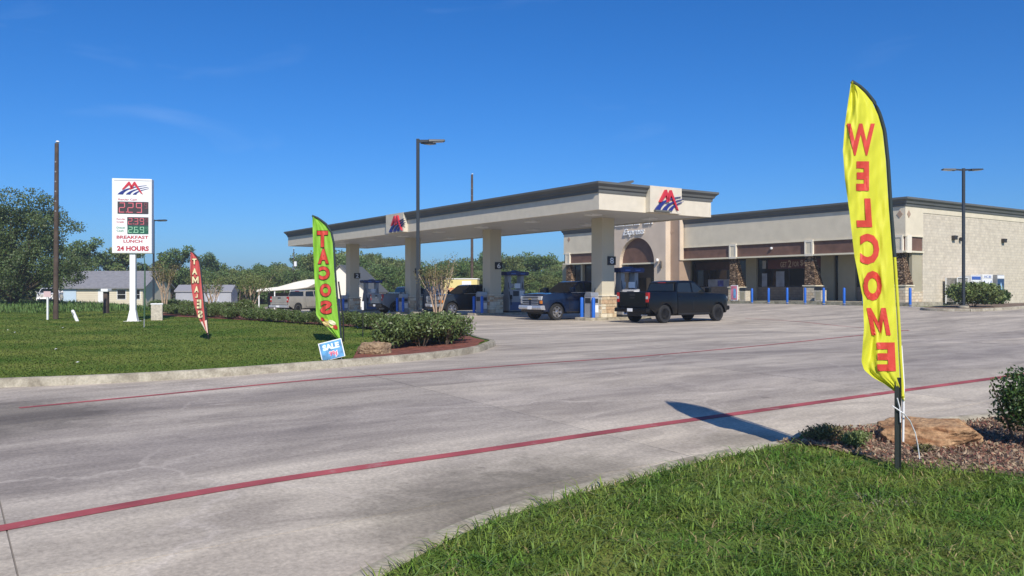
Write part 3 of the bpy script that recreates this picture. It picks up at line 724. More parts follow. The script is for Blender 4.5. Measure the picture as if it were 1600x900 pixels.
def myrtle(label, loc, h, spread, nleaf, seed, low=.55, leaf=.07, m=M_myrt):
    rng = np.random.default_rng(seed); t = thing('crape_myrtle', label, 'tree', loc); tb = MB(); cs, rs = [], []
    for k in range(6):
        a = 6.283 * k / 6 + rng.uniform(-.3, .3); r0 = .10; j = h * rng.uniform(.34, .5); s1 = spread * .28
        p1 = (s1 * math.cos(a), s1 * math.sin(a), j)
        tb.tube([(r0 * math.cos(a), r0 * math.sin(a), -.1), (r0 * 1.3 * math.cos(a), r0 * 1.3 * math.sin(a), j * .5), p1], [.045, .038, .028], 7)
        for q in range(3):
            b = a + rng.uniform(-.8, .8); e = (spread * rng.uniform(.4, 1) * math.cos(b), spread * rng.uniform(.4, 1) * math.sin(b), h * rng.uniform(.72, 1.0))
            tb.tube([p1, ((p1[0] + e[0]) / 2, (p1[1] + e[1]) / 2, (p1[2] + e[2]) / 2 - .05), e], [.026, .016, .006], 5)
            for z in (.7, 1.0):
                cs.append(tuple(p1[i] + (e[i] - p1[i]) * z for i in range(3))); rs.append((spread * .3,) * 3)
    tb.build('trunk', M_mbark, t, smooth=60); p, d = blob_points(nleaf, cs, rs, rng, .1); p = p[p[:, 2] > h * low]
    quad_cloud('crown', leaves(p, leaf, .5, 0, rng=rng), m, t); return t
myrtle('thin many stemmed myrtle with sparse brown leaves in front of the pumps', gl(-2.95, 32.6, .1), 2.65, 1.0, 1900, 81, .55, .07)
myrtle('leafy many stemmed myrtle behind the hedge left of the tan pickup', gl(-15.3, 48.5, .1), 2.5, 1.45, 3200, 82, .35, .09, M_tree3)
myrtle('small bushy myrtle behind the red feather flag', gl(-16.9, 46.5, .1), 2.1, .8, 1100, 83, .3, .09, M_tree3)
myrtle('brownish myrtle just right of the price sign post', gl(-20.0, 47.5, .1), 2.9, .8, 1500, 84, .2, .09)

# ------------------------------------------------------------------ canopy
CL, CW, SOF = 38.9, 7.04, 4.96
def logo(parent, x0, x1, z0, z1, conv, depth=.08):
    """two red peaks over three blue swooshes; conv(a, b, t) -> point"""
    def P(a, b): return (x0 + a * (x1 - x0), z0 + b * (z1 - z0))
    def solid(name, poly, m, t0, t1):
        mb = MB(); n = len(poly); pts = [P(*p) for p in poly]
        mb.add([conv(a, b, t0) for a, b in pts] + [conv(a, b, t1) for a, b in pts], [tuple(range(n)), tuple(range(n, 2 * n))] + [(i, (i + 1) % n, n + (i + 1) % n, n + i) for i in range(n)])
        mb.build(name, m, parent)
    for (p0, p1, p2, wd) in (((.02, 0), (.22, .56), (.98, .74), .17), ((.29, 0), (.44, .42), (1.04, .62), .14), ((.52, 0), (.62, .30), (1.06, .50), .11)):
        up = []; dn = []
        for i in range(15):
            t = i / 14; x = (1 - t) ** 2 * p0[0] + 2 * t * (1 - t) * p1[0] + t * t * p2[0]; y = (1 - t) ** 2 * p0[1] + 2 * t * (1 - t) * p1[1] + t * t * p2[1]
            wdt = wd * (1 - t) ** .9 + .012
            up.append((x, y)); dn.append((x + wdt * (1 - .6 * t), max(0, y - wdt * .75 * t)))
        solid('logo_swoosh', up + dn[::-1], M_logob, .0, depth)
    for k in range(2):
        ap = (.40, .58)[k]; lb = ((.16, .38), (.40, .40))[k]; rt = ((.55, .45), (.86, .02))[k]; w = .085
        solid('logo_peak', [lb, (ap - .02, 1.0), (ap + .02, 1.0), rt, (rt[0] - w * .9, rt[1] + (.0 if k == 0 else .10)), (ap, .74), (lb[0] + w * .8, lb[1] + .0)], M_logor, 0, depth * 1.3)
def mirrorconv(y): return lambda a, b, t: (a, y - t, b)
can = thing('fuel_canopy', 'long cream fuel station canopy with dark cornice on four square columns', 'canopy', (*W(0, 0), 0), PHI)
fz0, fz1 = SOF - .0, 5.9
fa = MB(); T = .2
fa.box(-CL, 0, 0, T, fz0, fz1).box(-CL, 0, CW - T, CW, fz0, fz1).box(-T, 0, T, CW - T, fz0, fz1).box(-CL, -CL + T, T, CW - T, fz0, fz1)
fa.build('fascia', M_fascia, can)
rf = MB().box(-CL + T, -T, T, CW - T, 5.55, 5.65).build('roof_deck', M_soff, can)
prof = [(0, 5.70), (.05, 5.70), (.06, 5.83), (.12, 5.86), (.15, 5.95), (.25, 6.04), (.27, 6.06), (.27, 6.15), (-.02, 6.15)]
def ring(name, x0, x1, y0, y1, prof, m, parent):
    mb = MB(); k = len(prof); vs_ = []
    for (cx, cy, sx, sy) in ((x0, y0, -1, -1), (x1, y0, 1, -1), (x1, y1, 1, 1), (x0, y1, -1, 1)):
        vs_ += [(cx + sx * o, cy + sy * o, z) for o, z in prof]
    fs = [(c * k + i, c * k + (i + 1) % k, ((c + 1) % 4) * k + (i + 1) % k, ((c + 1) % 4) * k + i) for c in range(4) for i in range(k)]
    mb.add(vs_, fs); return mb.build(name, m, parent)
ring('cornice', -CL, 0, 0, CW, prof, M_corn, can)
for k in range(24):
    w_ = (CL - 2 * T) / 24; MB().box(-CL + T + w_ * k + .006, -CL + T + w_ * (k + 1) - .006, T + .003, CW - T - .003, SOF + .04, SOF + .08).build('soffit_panel', M_soff, can)
MB().box(-CL + T, -T, T, CW - T, SOF + .10, SOF + .12).build('soffit_backing', M_corn, can)
for k in range(8):
    for yy in (1.7, 5.3):
        x = -2.4 - k * 4.85; lp = MB().box(x - .3, x + .3, yy - .3, yy + .3, SOF - .01, SOF + .05).build('canopy_light', M_white, can, .01)
# raised logo panels
px0, px1 = 2.75, 4.75
lp = MB().box(.003, .29, px0, px1, SOF + .02, 6.16).build('logo_panel', M_fascia, can)
logo(can, px0 + .22, px1 - .05, SOF + .13, 6.02, lambda a, b, t: (.293 + t, a, b))
MB().box(.295, .42, px0 + .22, px0 + 1.2, SOF + .05, SOF + .12).build('logo_bracket', M_corn, can)
lx0 = xat(609.5, 0); lx1 = xat(637, 0)
MB().box(lx0, lx1, -.29, -.003, SOF + .02, 6.16).build('logo_panel', M_fascia, can)
logo(can, lx0 + .5, lx0 + 2.6, SOF + .08, 6.02, lambda a, b, t: (a, -.293 - t, b))
MB().prism([(1.9, 6.1), (2.0, 6.1), (2.75, 6.42), (2.7, 6.5), (2.0, 6.22)], 'x', -1.7, -.75).build('rooftop_floodlight', M_corn, can)
COLX = (-3.81, -13.8, -23.8, -34.0)
for ci, cx_ in enumerate(COLX):
    g0 = gzl(cx_, CW / 2)
    c = MB().box(cx_ - .40, cx_ + .40, CW / 2 - .40, CW / 2 + .40, g0 + 1.2, SOF + .05).build('column', M_colm, can, .015)
    core = MB().box(cx_ - .44, cx_ + .44, CW / 2 - .44, CW / 2 + .44, g0 - .1, g0 + 1.16).build('column_base', M_mort, can)
    MB().box(cx_ - .52, cx_ + .52, CW / 2 - .52, CW / 2 + .52, g0 + 1.16, g0 + 1.22).build('base_cap', M_stones[3], can, .01)
    rs_ = random.Random(5 + ci); z = g0 + .13
    while z < g0 + 1.10:
        hh = min(rs_.choice((.13, .16, .20)), g0 + 1.15 - z)
        for side in range(4):
            a = -.47
            while a < .45:
                ln = min(rs_.uniform(.22, .5), .47 - a)
                if .47 - a - ln < .1: ln = .47 - a
                d0, d1 = .43, .475 + rs_.uniform(0, .025); q = MB()
                if side == 0: q.box(cx_ + a + .006, cx_ + a + ln - .006, CW / 2 - d1, CW / 2 - d0, z + .006, z + hh - .006)
                elif side == 1: q.box(cx_ + d0, cx_ + d1, CW / 2 + a + .006, CW / 2 + a + ln - .006, z + .006, z + hh - .006)
                elif side == 2: q.box(cx_ + a + .006, cx_ + a + ln - .006, CW / 2 + d0, CW / 2 + d1, z + .006, z + hh - .006)
                else: q.box(cx_ - d1, cx_ - d0, CW / 2 + a + .006, CW / 2 + a + ln - .006, z + .006, z + hh - .006)
                s = q.build('stone', rs_.choice(M_stones), core, .008)
                a += ln
        z += hh
    num = ('8', '6', '4', '2')[ci]
    nb = MB().box(cx_ + .403, cx_ + .44, CW / 2 - .06, CW / 2 + .46, 2.70 + g0, 3.12 + g0).build('number_plate', M_black, can)
    text_part('number', num, M_white, nb, CW / 2 + .08, CW / 2 + .32, g0 + 2.76, g0 + 3.06, 0, .015, 0, 0, lambda a, b, t, cx_=cx_: (cx_ + .445, a, b))
    isd = struct(MB().prism([(-.62, -1.25), (-.4, -1.45), (.4, -1.45), (.62, -1.25), (.62, 2.7), (.4, 2.9), (-.4, 2.9), (-.62, 2.7)], 'z', -.1, .13).build('pump_island', M_kerb, None, .02))
    isd.location = site(cx_, CW / 2); isd.rotation_euler = (0, 0, PHI); isd['label'] = 'raised concrete pump island under column ' + num

# pumps
def pump(label, x, y):
    t = thing('fuel_pump', label, 'fuel pump', site(x, y, .13), PHI, 'fuel pumps under the canopy')
    MB().box(-.34, .34, -.62, .62, 0, .10).build('plinth', M_pumpd, t)
    MB().box(-.32, .32, -.58, .58, .10, 1.38).build('cabinet', M_pump, t, .02)
    for s in (-1, 1):
        MB().box(-.20, .20, s * .58 - (.24 if s > 0 else 0), s * .58 + (0 if s > 0 else .24), 1.38, 2.22).build('upright', M_pump, t, .01)
    va = MB().prism([(-.78, 2.22), (.78, 2.22), (.82, 2.40), (.74, 2.45), (-.74, 2.45), (-.82, 2.40)], 'x', -.42, .42).build('valance', M_navy, t, .02)
    MB().prism([(-.2, 2.45), (.2, 2.45), (.0, 2.52)], 'x', -.3, .3).build('valance_ridge', M_navy, va)
    for s in (-1, 1):
        for y0 in (-.5, .18): MB().box(s * .424 - .004, s * .424 + .004, y0, y0 + .34, 2.29, 2.36).build('valance_stripe', mat('valance_stripe', (.05, .13, .42), .4), va)
        d = s * .324
        MB().box(min(d, d + s * .012), max(d, d + s * .012), -.30, .12, .98, 1.28).build('price_screen', M_pumpd, t)
        MB().box(min(d, d + s * .01), max(d, d + s * .01), -.52, .52, .14, .62).build('lower_panel', mat('pump_blue_panel', (.06, .10, .22), .5), t)
        MB().box(min(d, d + s * .012), max(d, d + s * .012), .18, .50, .82, 1.30).build('card_panel', M_whites, t)
        MB().box(min(d, d + s * .02), max(d, d + s * .02), -.20, .22, 1.44, 1.74).build('notice_card', M_whites, t)
        for y0 in (-.46, .40):
            nz_ = MB().box(min(d, d + s * .10), max(d, d + s * .10), y0 - .04, y0 + .04, .80, 1.05).build('nozzle', M_black, t, .015)
            MB().tube([(d + s * .06, y0, .82), (d + s * .14, y0 * 1.15, .45), (d + s * .12, y0 * 1.25, .75), (s * .24, y0 * 1.2, 1.5), (s * .12, y0 * 1.15, 2.2)], .02, 6).build('hose', M_black, nz_)
    return t
for cx_, lb in zip(COLX, ('fuel pump behind the column numbered 8 beside the black pickup', 'fuel pump behind the column numbered 6 facing the blue pickup', 'fuel pump behind the third column right of the lamp post', 'farthest fuel pump behind the fourth column by the tacos flag')):
    pump(lb, cx_, CW / 2 + 1.6)
def bollard_parts(h):
    a = MB().lathe([(.085, 0), (.085, h - .05), (.06, h - .015), (.0, h)], 14)
    return a
bol_me = None
def bollard(label, loc, h, group):
    t = thing('bollard', label, 'bollard', loc, 0, group)
    MB().lathe([(.088, -.1), (.088, h - .06), (.07, h - .02), (.01, h)], 14).build('sleeve', M_blue, t, smooth=50)
    MB().lathe([(.13, -.02), (.13, .015), (.09, .02)], 14).build('base_collar', M_kerb, t)
def valet(label, x, y):
    t = thing('service_station_bin', label, 'waste bin', site(x, y, .13), PHI, 'grey bins on the pump islands')
    MB().box(-.27, .27, -.24, .24, 0, 1.02).build('body', M_pump, t, .02)
    MB().prism([(-.28, 1.02), (.28, 1.02), (.24, 1.22), (-.16, 1.25)], 'y', -.25, .25).build('hood', M_steel, t, .01)
    MB().box(.272, .285, -.17, .17, .72, .92).build('towel_slot', M_pumpd, t)
    MB().box(.272, .28, -.19, .19, .25, .60).build('decal', M_whites, t)
    MB().box(-.2, .2, -.25, -.242, .7, .95).build('bin_opening', M_pumpd, t)
    MB().tube([(.1, .1, 1.2), (.12, .12, 1.45)], .02, 6).build('squeegee_handle', M_black, t)
for k, cx_ in enumerate(COLX):
    n_ = ('nearest', 'second', 'third', 'farthest')[k]
    valet(n_ + ' grey waste and towel bin at its pump island end', cx_, CW / 2 - .72)
    for s in (-1, 1): bollard('blue bollard guarding the ' + n_ + ' pump island, ' + ('left' if s < 0 else 'right') + ' of its grey bin', site(cx_ + s * .44, CW / 2 - .98, .12), 1.0, 'blue bollards at the pump islands')

# ------------------------------------------------------------------ store
SX0, SX1, SY = -40.6, -3.5, 30.0
st = thing('convenience_store', 'long cream and brown convenience store with stone columns and arched entrance', 'building', (*W(0, 0), 0), PHI)
ZP, ZC, ZB1, ZB0 = 7.18, 7.67, 5.10, 3.96
SD = 27.0
def sbox(name, x0, x1, y0, y1, z0, z1, m, parent=st, bev=0.0): return MB().box(x0, x1, y0, y1, z0, z1).build(name, m, parent, bev)
par = sbox('parapet_wall', SX0, SX1, SY, SY + .45, ZB1, ZP + .1, M_stucco)
sbox('corner_return', SX1 - .45, SX1, SY + .453, SY + 2.2, ZB1, ZP + .1, M_stucco)
sbox('roof', SX0 + .05, SX1 - .3, SY + .46, SY + SD - .1, 6.2, 6.35, M_corn)
sbox('back_wall', SX0, SX1 - .4, SY + SD - .3, SY + SD, -.4, ZP, M_stucco)
sbox('end_wall', SX0, SX0 + .3, SY + 2.3, SY + SD - .31, -.6, ZP, M_stucco)
sw = sbox('block_wall', SX1 - .40, SX1 - .04, SY + 2.2, SY + SD, -.2, 6.72, M_cmu)
sbox('wall_top_band', SX1 - .43, SX1 - .004, SY + 2.203, SY + SD, 6.723, ZP + .1, M_stucco)
cp = [(0, 7.08), (.05, 7.08), (.06, 7.24), (.14, 7.28), (.18, 7.42), (.30, 7.52), (.32, 7.54), (.32, ZC), (-.03, ZC)]
ring('cornice', SX0, SX1, SY, SY + SD, cp, M_corn, st)
# overhang: brown band, ledges, soffit
sbox('brown_band', SX0 + .04, SX1 - .05, SY + .06, SY + .30, ZB0 + .12, ZB1 - .07, M_brown)
sbox('brown_band', SX1 - .30, SX1 - .052, SY + .303, SY + 2.15, ZB0 + .12, ZB1 - .07, M_brown)
sbox('band_ledge', SX0 - .05, SX1 + .05, SY - .06, SY + .40, ZB1 - .067, ZB1 - .003, M_trim)
sbox('band_ledge', SX1 - .35, SX1 + .052, SY + .403, SY + 2.19, ZB1 - .067, ZB1 - .003, M_trim)
sbox('band_ledge', SX0 - .08, SX1 + .09, SY - .10, SY + .45, ZB0, ZB0 + .117, M_trim)
sbox('band_ledge', SX1 - .35, SX1 + .092, SY + .453, SY + 2.19, ZB0, ZB0 + .117, M_trim)
sbox('soffit', SX0, SX1 - .36, SY + .455, SY + 2.5, ZB0 + .06, ZB0 + .12, M_olive)
FY = SY + 2.5
sbox('return_wall', SX1 - .30, SX1 - .08, SY + .95, SY + 2.19, 1.3, ZB0 - .004, M_olive)
sbox('return_wainscot', SX1 - .36, SX1 - .02, SY + .95, SY + 2.19, -.2, 1.3, M_lime)
# walkway
mbw = MB(); nn = 40
for i in range(nn):
    xa = SX0 - 1 + (SX1 + 1.2 - SX0 + 1) * i / nn; xb = SX0 - 1 + (SX1 + 1.2 - SX0 + 1) * (i + 1) / nn; za, zb = gzl(xa, 29), gzl(xb, 29)
    mbw.add([(xa, 28.6, za - .2), (xb, 28.6, zb - .2), (xb, FY, zb - .2), (xa, FY, za - .2), (xa, 28.6, za + .13), (xb, 28.6, zb + .13), (xb, FY, zb + .14), (xa, FY, za + .14)], [(4, 5, 6, 7), (0, 1, 5, 4), (2, 3, 7, 6)] + ([(0, 3, 7, 4)] if i == 0 else []) + ([(1, 2, 6, 5)] if i == nn - 1 else []))
wk = struct(mbw.build('walkway', M_kerb)); wk.location = st.location; wk.rotation_euler = st.rotation_euler
# tower with arched entrance
TX0, TX1, TYF = xat(952, 28.9), xat(1040, 28.9), 28.9
AX0, AX1 = xat(968, 28.9), xat(1022, 28.9); AR = (AX1 - AX0) / 2; AC = (AX0 + AX1) / 2; AZ = 3.85
arc = [(AC + AR * math.cos(math.pi * k / 24), AZ + AR * math.sin(math.pi * k / 24)) for k in range(25)]
TH_ = 8.8
MB().prism([(TX0, -.4), (TX0, TH_), (TX1, TH_), (TX1, -.4), (AX1, -.4)] + arc + [(AX0, -.4)], 'y', TYF, TYF + .55).build('tower_front', M_taupe, st)
sbox('tower_side', TX0, TX1, TYF + .553, SY + 4, 6.4, TH_ - .01, M_taupe)
sbox('tower_pier', TX1 - .5, TX1 - .001, TYF + .553, SY + .9, -.4, 6.397, M_taupe); sbox('tower_pier', TX0 + .001, TX0 + .5, TYF + .553, SY + .9, -.4, 6.397, M_taupe)
W1 = xat(1061.5, 29.5)
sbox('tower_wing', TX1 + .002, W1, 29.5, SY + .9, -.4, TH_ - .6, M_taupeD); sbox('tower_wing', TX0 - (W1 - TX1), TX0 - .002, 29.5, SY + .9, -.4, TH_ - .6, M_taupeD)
sbox('wing_edge', W1 + .002, W1 + .12, 29.46, SY - .11, ZB0, TH_ - .6, M_taupe)
MB().prism([(AC + (AR - .003) * math.cos(math.pi * k / 24), AZ + (AR - .003) * math.sin(math.pi * k / 24)) for k in range(25)], 'y', TYF + .38, TYF + .50).build('arch_infill', M_brown, st)
sbox('arch_ledge', AX0 + .003, AX1 - .003, TYF + .25, TYF + .50, AZ - .14, AZ - .003, M_trim)
sbox('entrance_recess', AX0 - .3, AX1 + .3, SY + .95, SY + 1.05, -.4, AZ - .15, M_frame)
for k in range(3):
    w_ = (AX1 - AX0 + .4) / 3; d = sbox('entrance_door', AX0 - .2 + w_ * k + .03, AX0 - .2 + w_ * (k + 1) - .03, SY + .90, SY + .945, .15, 2.5, M_glass)
    sbox('door_handle', AX0 - .2 + w_ * (k + .5), AX0 - .2 + w_ * (k + .5) + .04, SY + .84, SY + .897, .9, 1.4, M_alu, d)
def zat(py, px, y):
    x = xat(px, y); return EYE + (HOR - py) * W(x, y)[1] / FPX
e0, e1 = xat(975, 28.9), xat(1008, 28.9)
text_part('sign_letters', 'Express', M_white, st, e0, e1, zat(370, 990, 28.9), zat(357, 990, 28.9), TYF - .02, .02, .35, .12)
a = xat(962, 28.9)
for k in range(9):
    w_ = (xat(1021, 28.9) - a) / 9; zz = zat(354.5 - .55 * k, 962 + 6.5 * k, 28.9)
    if k == 6: continue
    q = MB(); q.box(a + w_ * k + .04, a + w_ * k + .15, TYF - .14, TYF - .02, zz, zz + .62).box(a + w_ * (k + 1) - .17, a + w_ * (k + 1) - .06, TYF - .14, TYF - .02, zz, zz + .62).box(a + w_ * k + .15, a + w_ * (k + 1) - .17, TYF - .14, TYF - .02, zz + (.0 if k % 2 else .25), zz + (.12 if k % 2 else .37))
    q.build('sign_letters', M_white, st)
for (px, py) in ((1028, 406),):
    x, z = xat(px, 28.8), zat(py, px, 28.8); MB().lathe([(.02, -.2), (.14, -.12), (.15, .05), (.05, .12)], 12, (x, TYF - .18, z)).build('security_camera', M_white, st, smooth=50)
    MB().lathe([(.09, 0), (.09, .6), (.02, .66)], 10, (x + .35, TYF - .12, z - .75)).build('wall_sconce', M_frame, st, smooth=50)
# tapered stone columns on cream plinths
for px, xo in ((1147, 0), (1266, 0), (1407, 0), (889, 0)):
    x = xat(px, SY + .1); g0 = gzl(x, 29.5) + .1
    if px == 1407: x = SX1 - .50
    MB().box(x - .52, x + .52, SY - .02, SY + .98, g0 - .3, g0 + 1.12).build('column_plinth', M_lime, st, .02)
    MB().box(x - .58, x + .58, SY - .08, SY + 1.04, g0 + 1.12, g0 + 1.20).build('plinth_cap', M_trim, st, .01)
    MB().add([(x - .46, SY + .04, g0 + 1.2), (x + .50, SY + .04, g0 + 1.2), (x + .50, SY + 1.0, g0 + 1.2), (x - .46, SY + 1.0, g0 + 1.2), (x - .42, SY + .08, ZB0), (x + .22, SY + .08, ZB0), (x + .22, SY + .42, ZB0), (x - .42, SY + .42, ZB0)],
             [(0, 3, 2, 1), (4, 5, 6, 7), (0, 1, 5, 4), (1, 2, 6, 5), (2, 3, 7, 6), (3, 0, 4, 7)]).build('stone_column', M_ledge, st)
    fr = MB().box(x - .36, x - .24, SY - .12, SY + .057, ZB0 - .02, ZB1 + .04).box(x + .24, x + .36, SY - .12, SY + .057, ZB0 - .02, ZB1 + .04).box(x - .24, x + .24, SY - .12, SY + .057, ZB1 - .12, ZB1 + .04).box(x - .24, x + .24, SY - .12, SY + .057, ZB0 - .02, ZB0 + .16).build('column_head', mat('bright_trim', (.76, .70, .58), .85), st)
    sbox('head_panel', x - .237, x + .237, SY - .085, SY - .002, ZB0 + .163, ZB1 - .123, M_stucco, fr)
sbox('side_head', SX1 - .048, SX1 + .10, SY + .06, SY + .62, ZB0 - .02, ZB1 + .04, MATS['bright_trim'])
# diamonds
def diamond(x, y, z, s, side):
    p = [(0, -s), (s * .8, 0), (0, s), (-s * .8, 0)]
    if side: MB().prism([(y + a, z + b) for a, b in p], 'x', x + .003, x + .03).build('diamond_tile', M_taupeD, st)
    else: MB().prism([(x + a, z + b) for a, b in p], 'y', y - .03, y - .003).build('diamond_tile', M_taupeD, st)
for px in (1406, 889): diamond(xat(px, SY), SY, 6.55, .26, False)
diamond(xat(1050, 29.5), 29.5, zat(362, 1050, 29.5), .24, False); diamond(SX1, SY + .4, 6.55, .26, True)
# storefront bays: pilasters, wainscot, framed glass
def sf(px): return xat(px, FY)
fg = gzl(-15, 31) + .1
for (a, b) in ((1060, 1080), (1167, 1183), (1284, 1304), (1311, 1338), (1392, 1420), (880, 897)):
    sbox('pilaster', sf(a), sf(b), FY - .12, FY + .3, -.3, ZB0 + .06, M_olive)
for (a, b, dv) in ((1080, 1167, 3), (1183, 1284, 4), (1304, 1311, 1), (1338, 1392, 3), (897, 945, 3)):
    x0, x1 = sf(a) + .003, sf(b) - .003
    if a != 1304: sbox('wainscot', x0, x1, FY + .02, FY + .3, -.3, fg + 1.12, M_wains)
    zb = fg + 1.12 if a != 1304 else fg
    wf = sbox('window_frame', x0, x1, FY + .10, FY + .26, zb + .003, ZB0 + .055, M_frame)
    for k in range(dv):
        w_ = (x1 - x0) / dv; sbox('pane', x0 + w_ * k + .05, x0 + w_ * (k + 1) - .05, FY + .07, FY + .097, zb + .08, ZB0 - .10, M_glass, wf)
M_wsign = mat('window_banner', (.10, .028, .028), .6, noise=(1, .2)); M_wtext = mat('banner_lettering', (.46, .36, .28), .6)
wz0, wz1 = 3.1, 3.85
b1 = sbox('window_banner', sf(1199), sf(1282), FY + .03, FY + .05, wz0, wz1, M_wsign)
text_part('banner_text', 'GET', M_wtext, b1, sf(1219), sf(1229), wz0 + .12, wz1 - .2, FY + .025, .01)
text_part('banner_text', '2', M_wtext, b1, sf(1231), sf(1236), wz0 + .10, wz1 - .08, FY + .025, .015)
text_part('banner_text', 'FOR', M_wtext, b1, sf(1238), sf(1248), wz0 + .16, wz1 - .2, FY + .025, .01)
text_part('banner_text', '$4.00', M_wtext, b1, sf(1250), sf(1272), wz0 + .16, wz1 - .08, FY + .025, .015)
b2 = sbox('window_banner', sf(1086), sf(1150), FY + .03, FY + .05, wz0 + .02, wz1 - .02, mat('window_banner_dark', (.05, .022, .022), .6, noise=(2, .4)))
sbox('window_notice', sf(1191), sf(1196.5), FY + .03, FY + .05, wz0 + .05, wz1 - .05, M_pump)
M_post = mat('window_poster', (.30, .32, .36), .6, noise=(1.5, .3))
for (a, b, z0, z1) in ((1190, 1198, 1.65, 2.75), (1212, 1225, 1.65, 2.9), (1106, 1146, 1.65, 2.3)):
    sbox('window_poster', sf(a), sf(b), FY + .04, FY + .06, z0, z1, M_post)
sbox('poster_print', sf(1121), sf(1130), FY + .02, FY + .037, 1.7, 2.2, mat('poster_print', (.08, .10, .35), .6, noise=(3, .5)))
# wall packs on the side wall
for yy, zz in ((36.2, 5.0), (43.5, 5.02)):
    wp = MB().prism([(yy - .2, zz), (yy + .2, zz), (yy + .2, zz + .3), (yy - .2, zz + .3)], 'x', SX1 - .037, SX1 + .22).build('wall_pack_light', M_frame, st, .03)
    MB().box(SX1 - .03, SX1 + .12, yy + .203, yy + .45, zz + .2, zz + .28).build('light_arm', M_frame, wp)
MB().lathe([(.02, -.18), (.13, -.1), (.13, .1)], 10, (SX1 + .12, 37.1, 5.1)).build('security_camera', M_frame, st, smooth=50)
MB().lathe([(.02, 0), (.10, .04), (.11, .16), (.04, .2)], 10, (xat(1205.5, SY) , SY - .02, 4.55)).build('security_camera', M_white, st, smooth=50)
# things before the store
blp = (1175, 1201, 1230, 1258, 1287, 1319, 1349, 1383, 1422)
for i, px in enumerate(blp):
    bollard('%s blue bollard from the left along the store front' % ('first second third fourth fifth sixth seventh eighth rightmost'.split()[i]), site(xat(px, 28.0), 28.0), 1.12, 'blue bollards along the store front')
M_bin = mat('beige_aggregate', (.52, .47, .38), .9, noise=(12, .2), bump=(40, .5))
for px, lb in ((1164, 'beige square litter bin beside the left stone column'), (1282, 'beige square litter bin beside the middle stone column')):
    x = xat(px, 29.3); t = thing('litter_bin', lb, 'litter bin', site(x, 29.3, .13), PHI, 'litter bins along the store front')
    MB().box(-.3, .3, -.3, .3, 0, .82).build('body', M_bin, t, .03); MB().prism([(-.32, .82), (.32, .82), (.32, .98), (.2, 1.08), (-.2, 1.08), (-.32, .98)], 'y', -.32, .32).build('lid', M_pumpd, t, .02)
    MB().box(-.18, .18, -.31, -.302, .12, .7).build('panel', M_olive, t)
x = xat(1147.5, 29.0); t = thing('poster_stand', 'pink and blue drinks poster stand at the left stone column', 'poster stand', site(x, 29.0, .13), PHI)
MB().box(-.34, .34, -.04, .04, .05, 1.28).build('board', M_whites, t); MB().box(-.30, .30, -.052, -.043, .12, 1.22).build('print', mat('pink_print', (.75, .22, .30), .5, noise=(2.5, .5)), t)
MB().box(-.05, .20, -.062, -.054, .25, 1.0).build('print_patch', mat('blue_print', (.18, .42, .75), .5, noise=(4, .4)), t); MB().box(-.34, -.28, -.2, .2, 0, .05).box(.28, .34, -.2, .2, 0, .05).build('foot', M_black, t)
# ice freezers, cage and vending machine along the side wall
def side_unit(name, label, cat, yl, wd, h, body, front, dec):
    t = thing(name, label, cat, site(SX1 + .62, yl, .02), PHI)
    MB().box(-.42, .42, -wd / 2, wd / 2, .08, h).build('body', body, t, .02); MB().box(.423, .44, -wd / 2 + .06, wd / 2 - .06, .2, h - .32).build('door', front, t)
    MB().box(.423, .445, -wd / 2 + .04, wd / 2 - .04, h - .28, h - .05).build('header', dec, t); MB().box(-.38, .38, -wd / 2 + .05, wd / 2 - .05, 0, .077).build('base', M_black, t)
    return t
M_iceb = mat('ice_blue_print', (.05, .12, .42), .5)
t = side_unit('ice_freezer', 'white ice freezer with blue lettered top nearest the vending machine', 'freezer', 38.95, 1.5, 2.05, M_white, M_whites, M_white)
text_part('header_text', 'ICE', M_iceb, t, -.5, .5, 1.80, 1.97, 0, .02, 0, 0, lambda a, b, q: (.449, a, b))
MB().prism([(-.55, 1.6), (-.45, 1.6), (0, .55), (.45, 1.6), (.55, 1.6), (.05, .35), (-.05, .35)], 'x', .441, .447).build('door_print', M_iceb, t)
t = side_unit('ice_freezer', 'plain white ice freezer behind the right lamp post', 'freezer', 37.3, 1.3, 1.95, M_white, M_whites, M_iceb)
cg = thing('propane_cage', 'grey wire propane cage left of the ice freezers', 'cage', site(SX1 + .62, 35.5, .02), PHI)
fr = MB()
for yy in (-.75, 0, .75):
    for xx in (-.4, .4): fr.box(xx - .03, xx + .03, yy - .03, yy + .03, 0, 1.8)
for zz in (.05, .9, 1.8): fr.box(.372, .428, -.72, .72, zz - .02, zz + .02)
fr.build('frame', M_white, cg)
MB().box(-.41, .36, -.71, .71, .1, 1.78).build('mesh_panel', mat('wire_mesh_grey', (.33, .31, .28), .7, noise=(8, .3)), cg)
for k in range(4): MB().lathe([(.05, 0), (.15, .03), (.15, .36), (.05, .45)], 12, (.37, -.52 + .35 * k, .95)).build('gas_bottle', M_white, cg, smooth=50)
t = side_unit('water_vending_machine', 'dark grey vending machine with a white water splash picture', 'vending machine', 40.9, 1.1, 2.05, M_steel, mat('vending_navy', (.03, .07, .16), .4), M_whites)
MB().prism([(-.42, .3), (.42, .3), (.42, .75), (.2, .62), (0, 1.0), (-.2, .62), (-.42, .75)], 'x', .441, .449).build('splash_print', M_whites, t)
MB().prism([(-.22, 1.05), (0, 1.5), (.22, 1.05), (.12, .95), (-.12, .95)], 'x', .441, .449).build('drop_print', mat('drop_print', (.35, .55, .75), .4), t)
x, y = G(1561, 478); t = thing('plastic_bag', 'small mint green bag lying beside the low bush', 'bag', (x, y + 2, gz(x, y) + .12), .4)
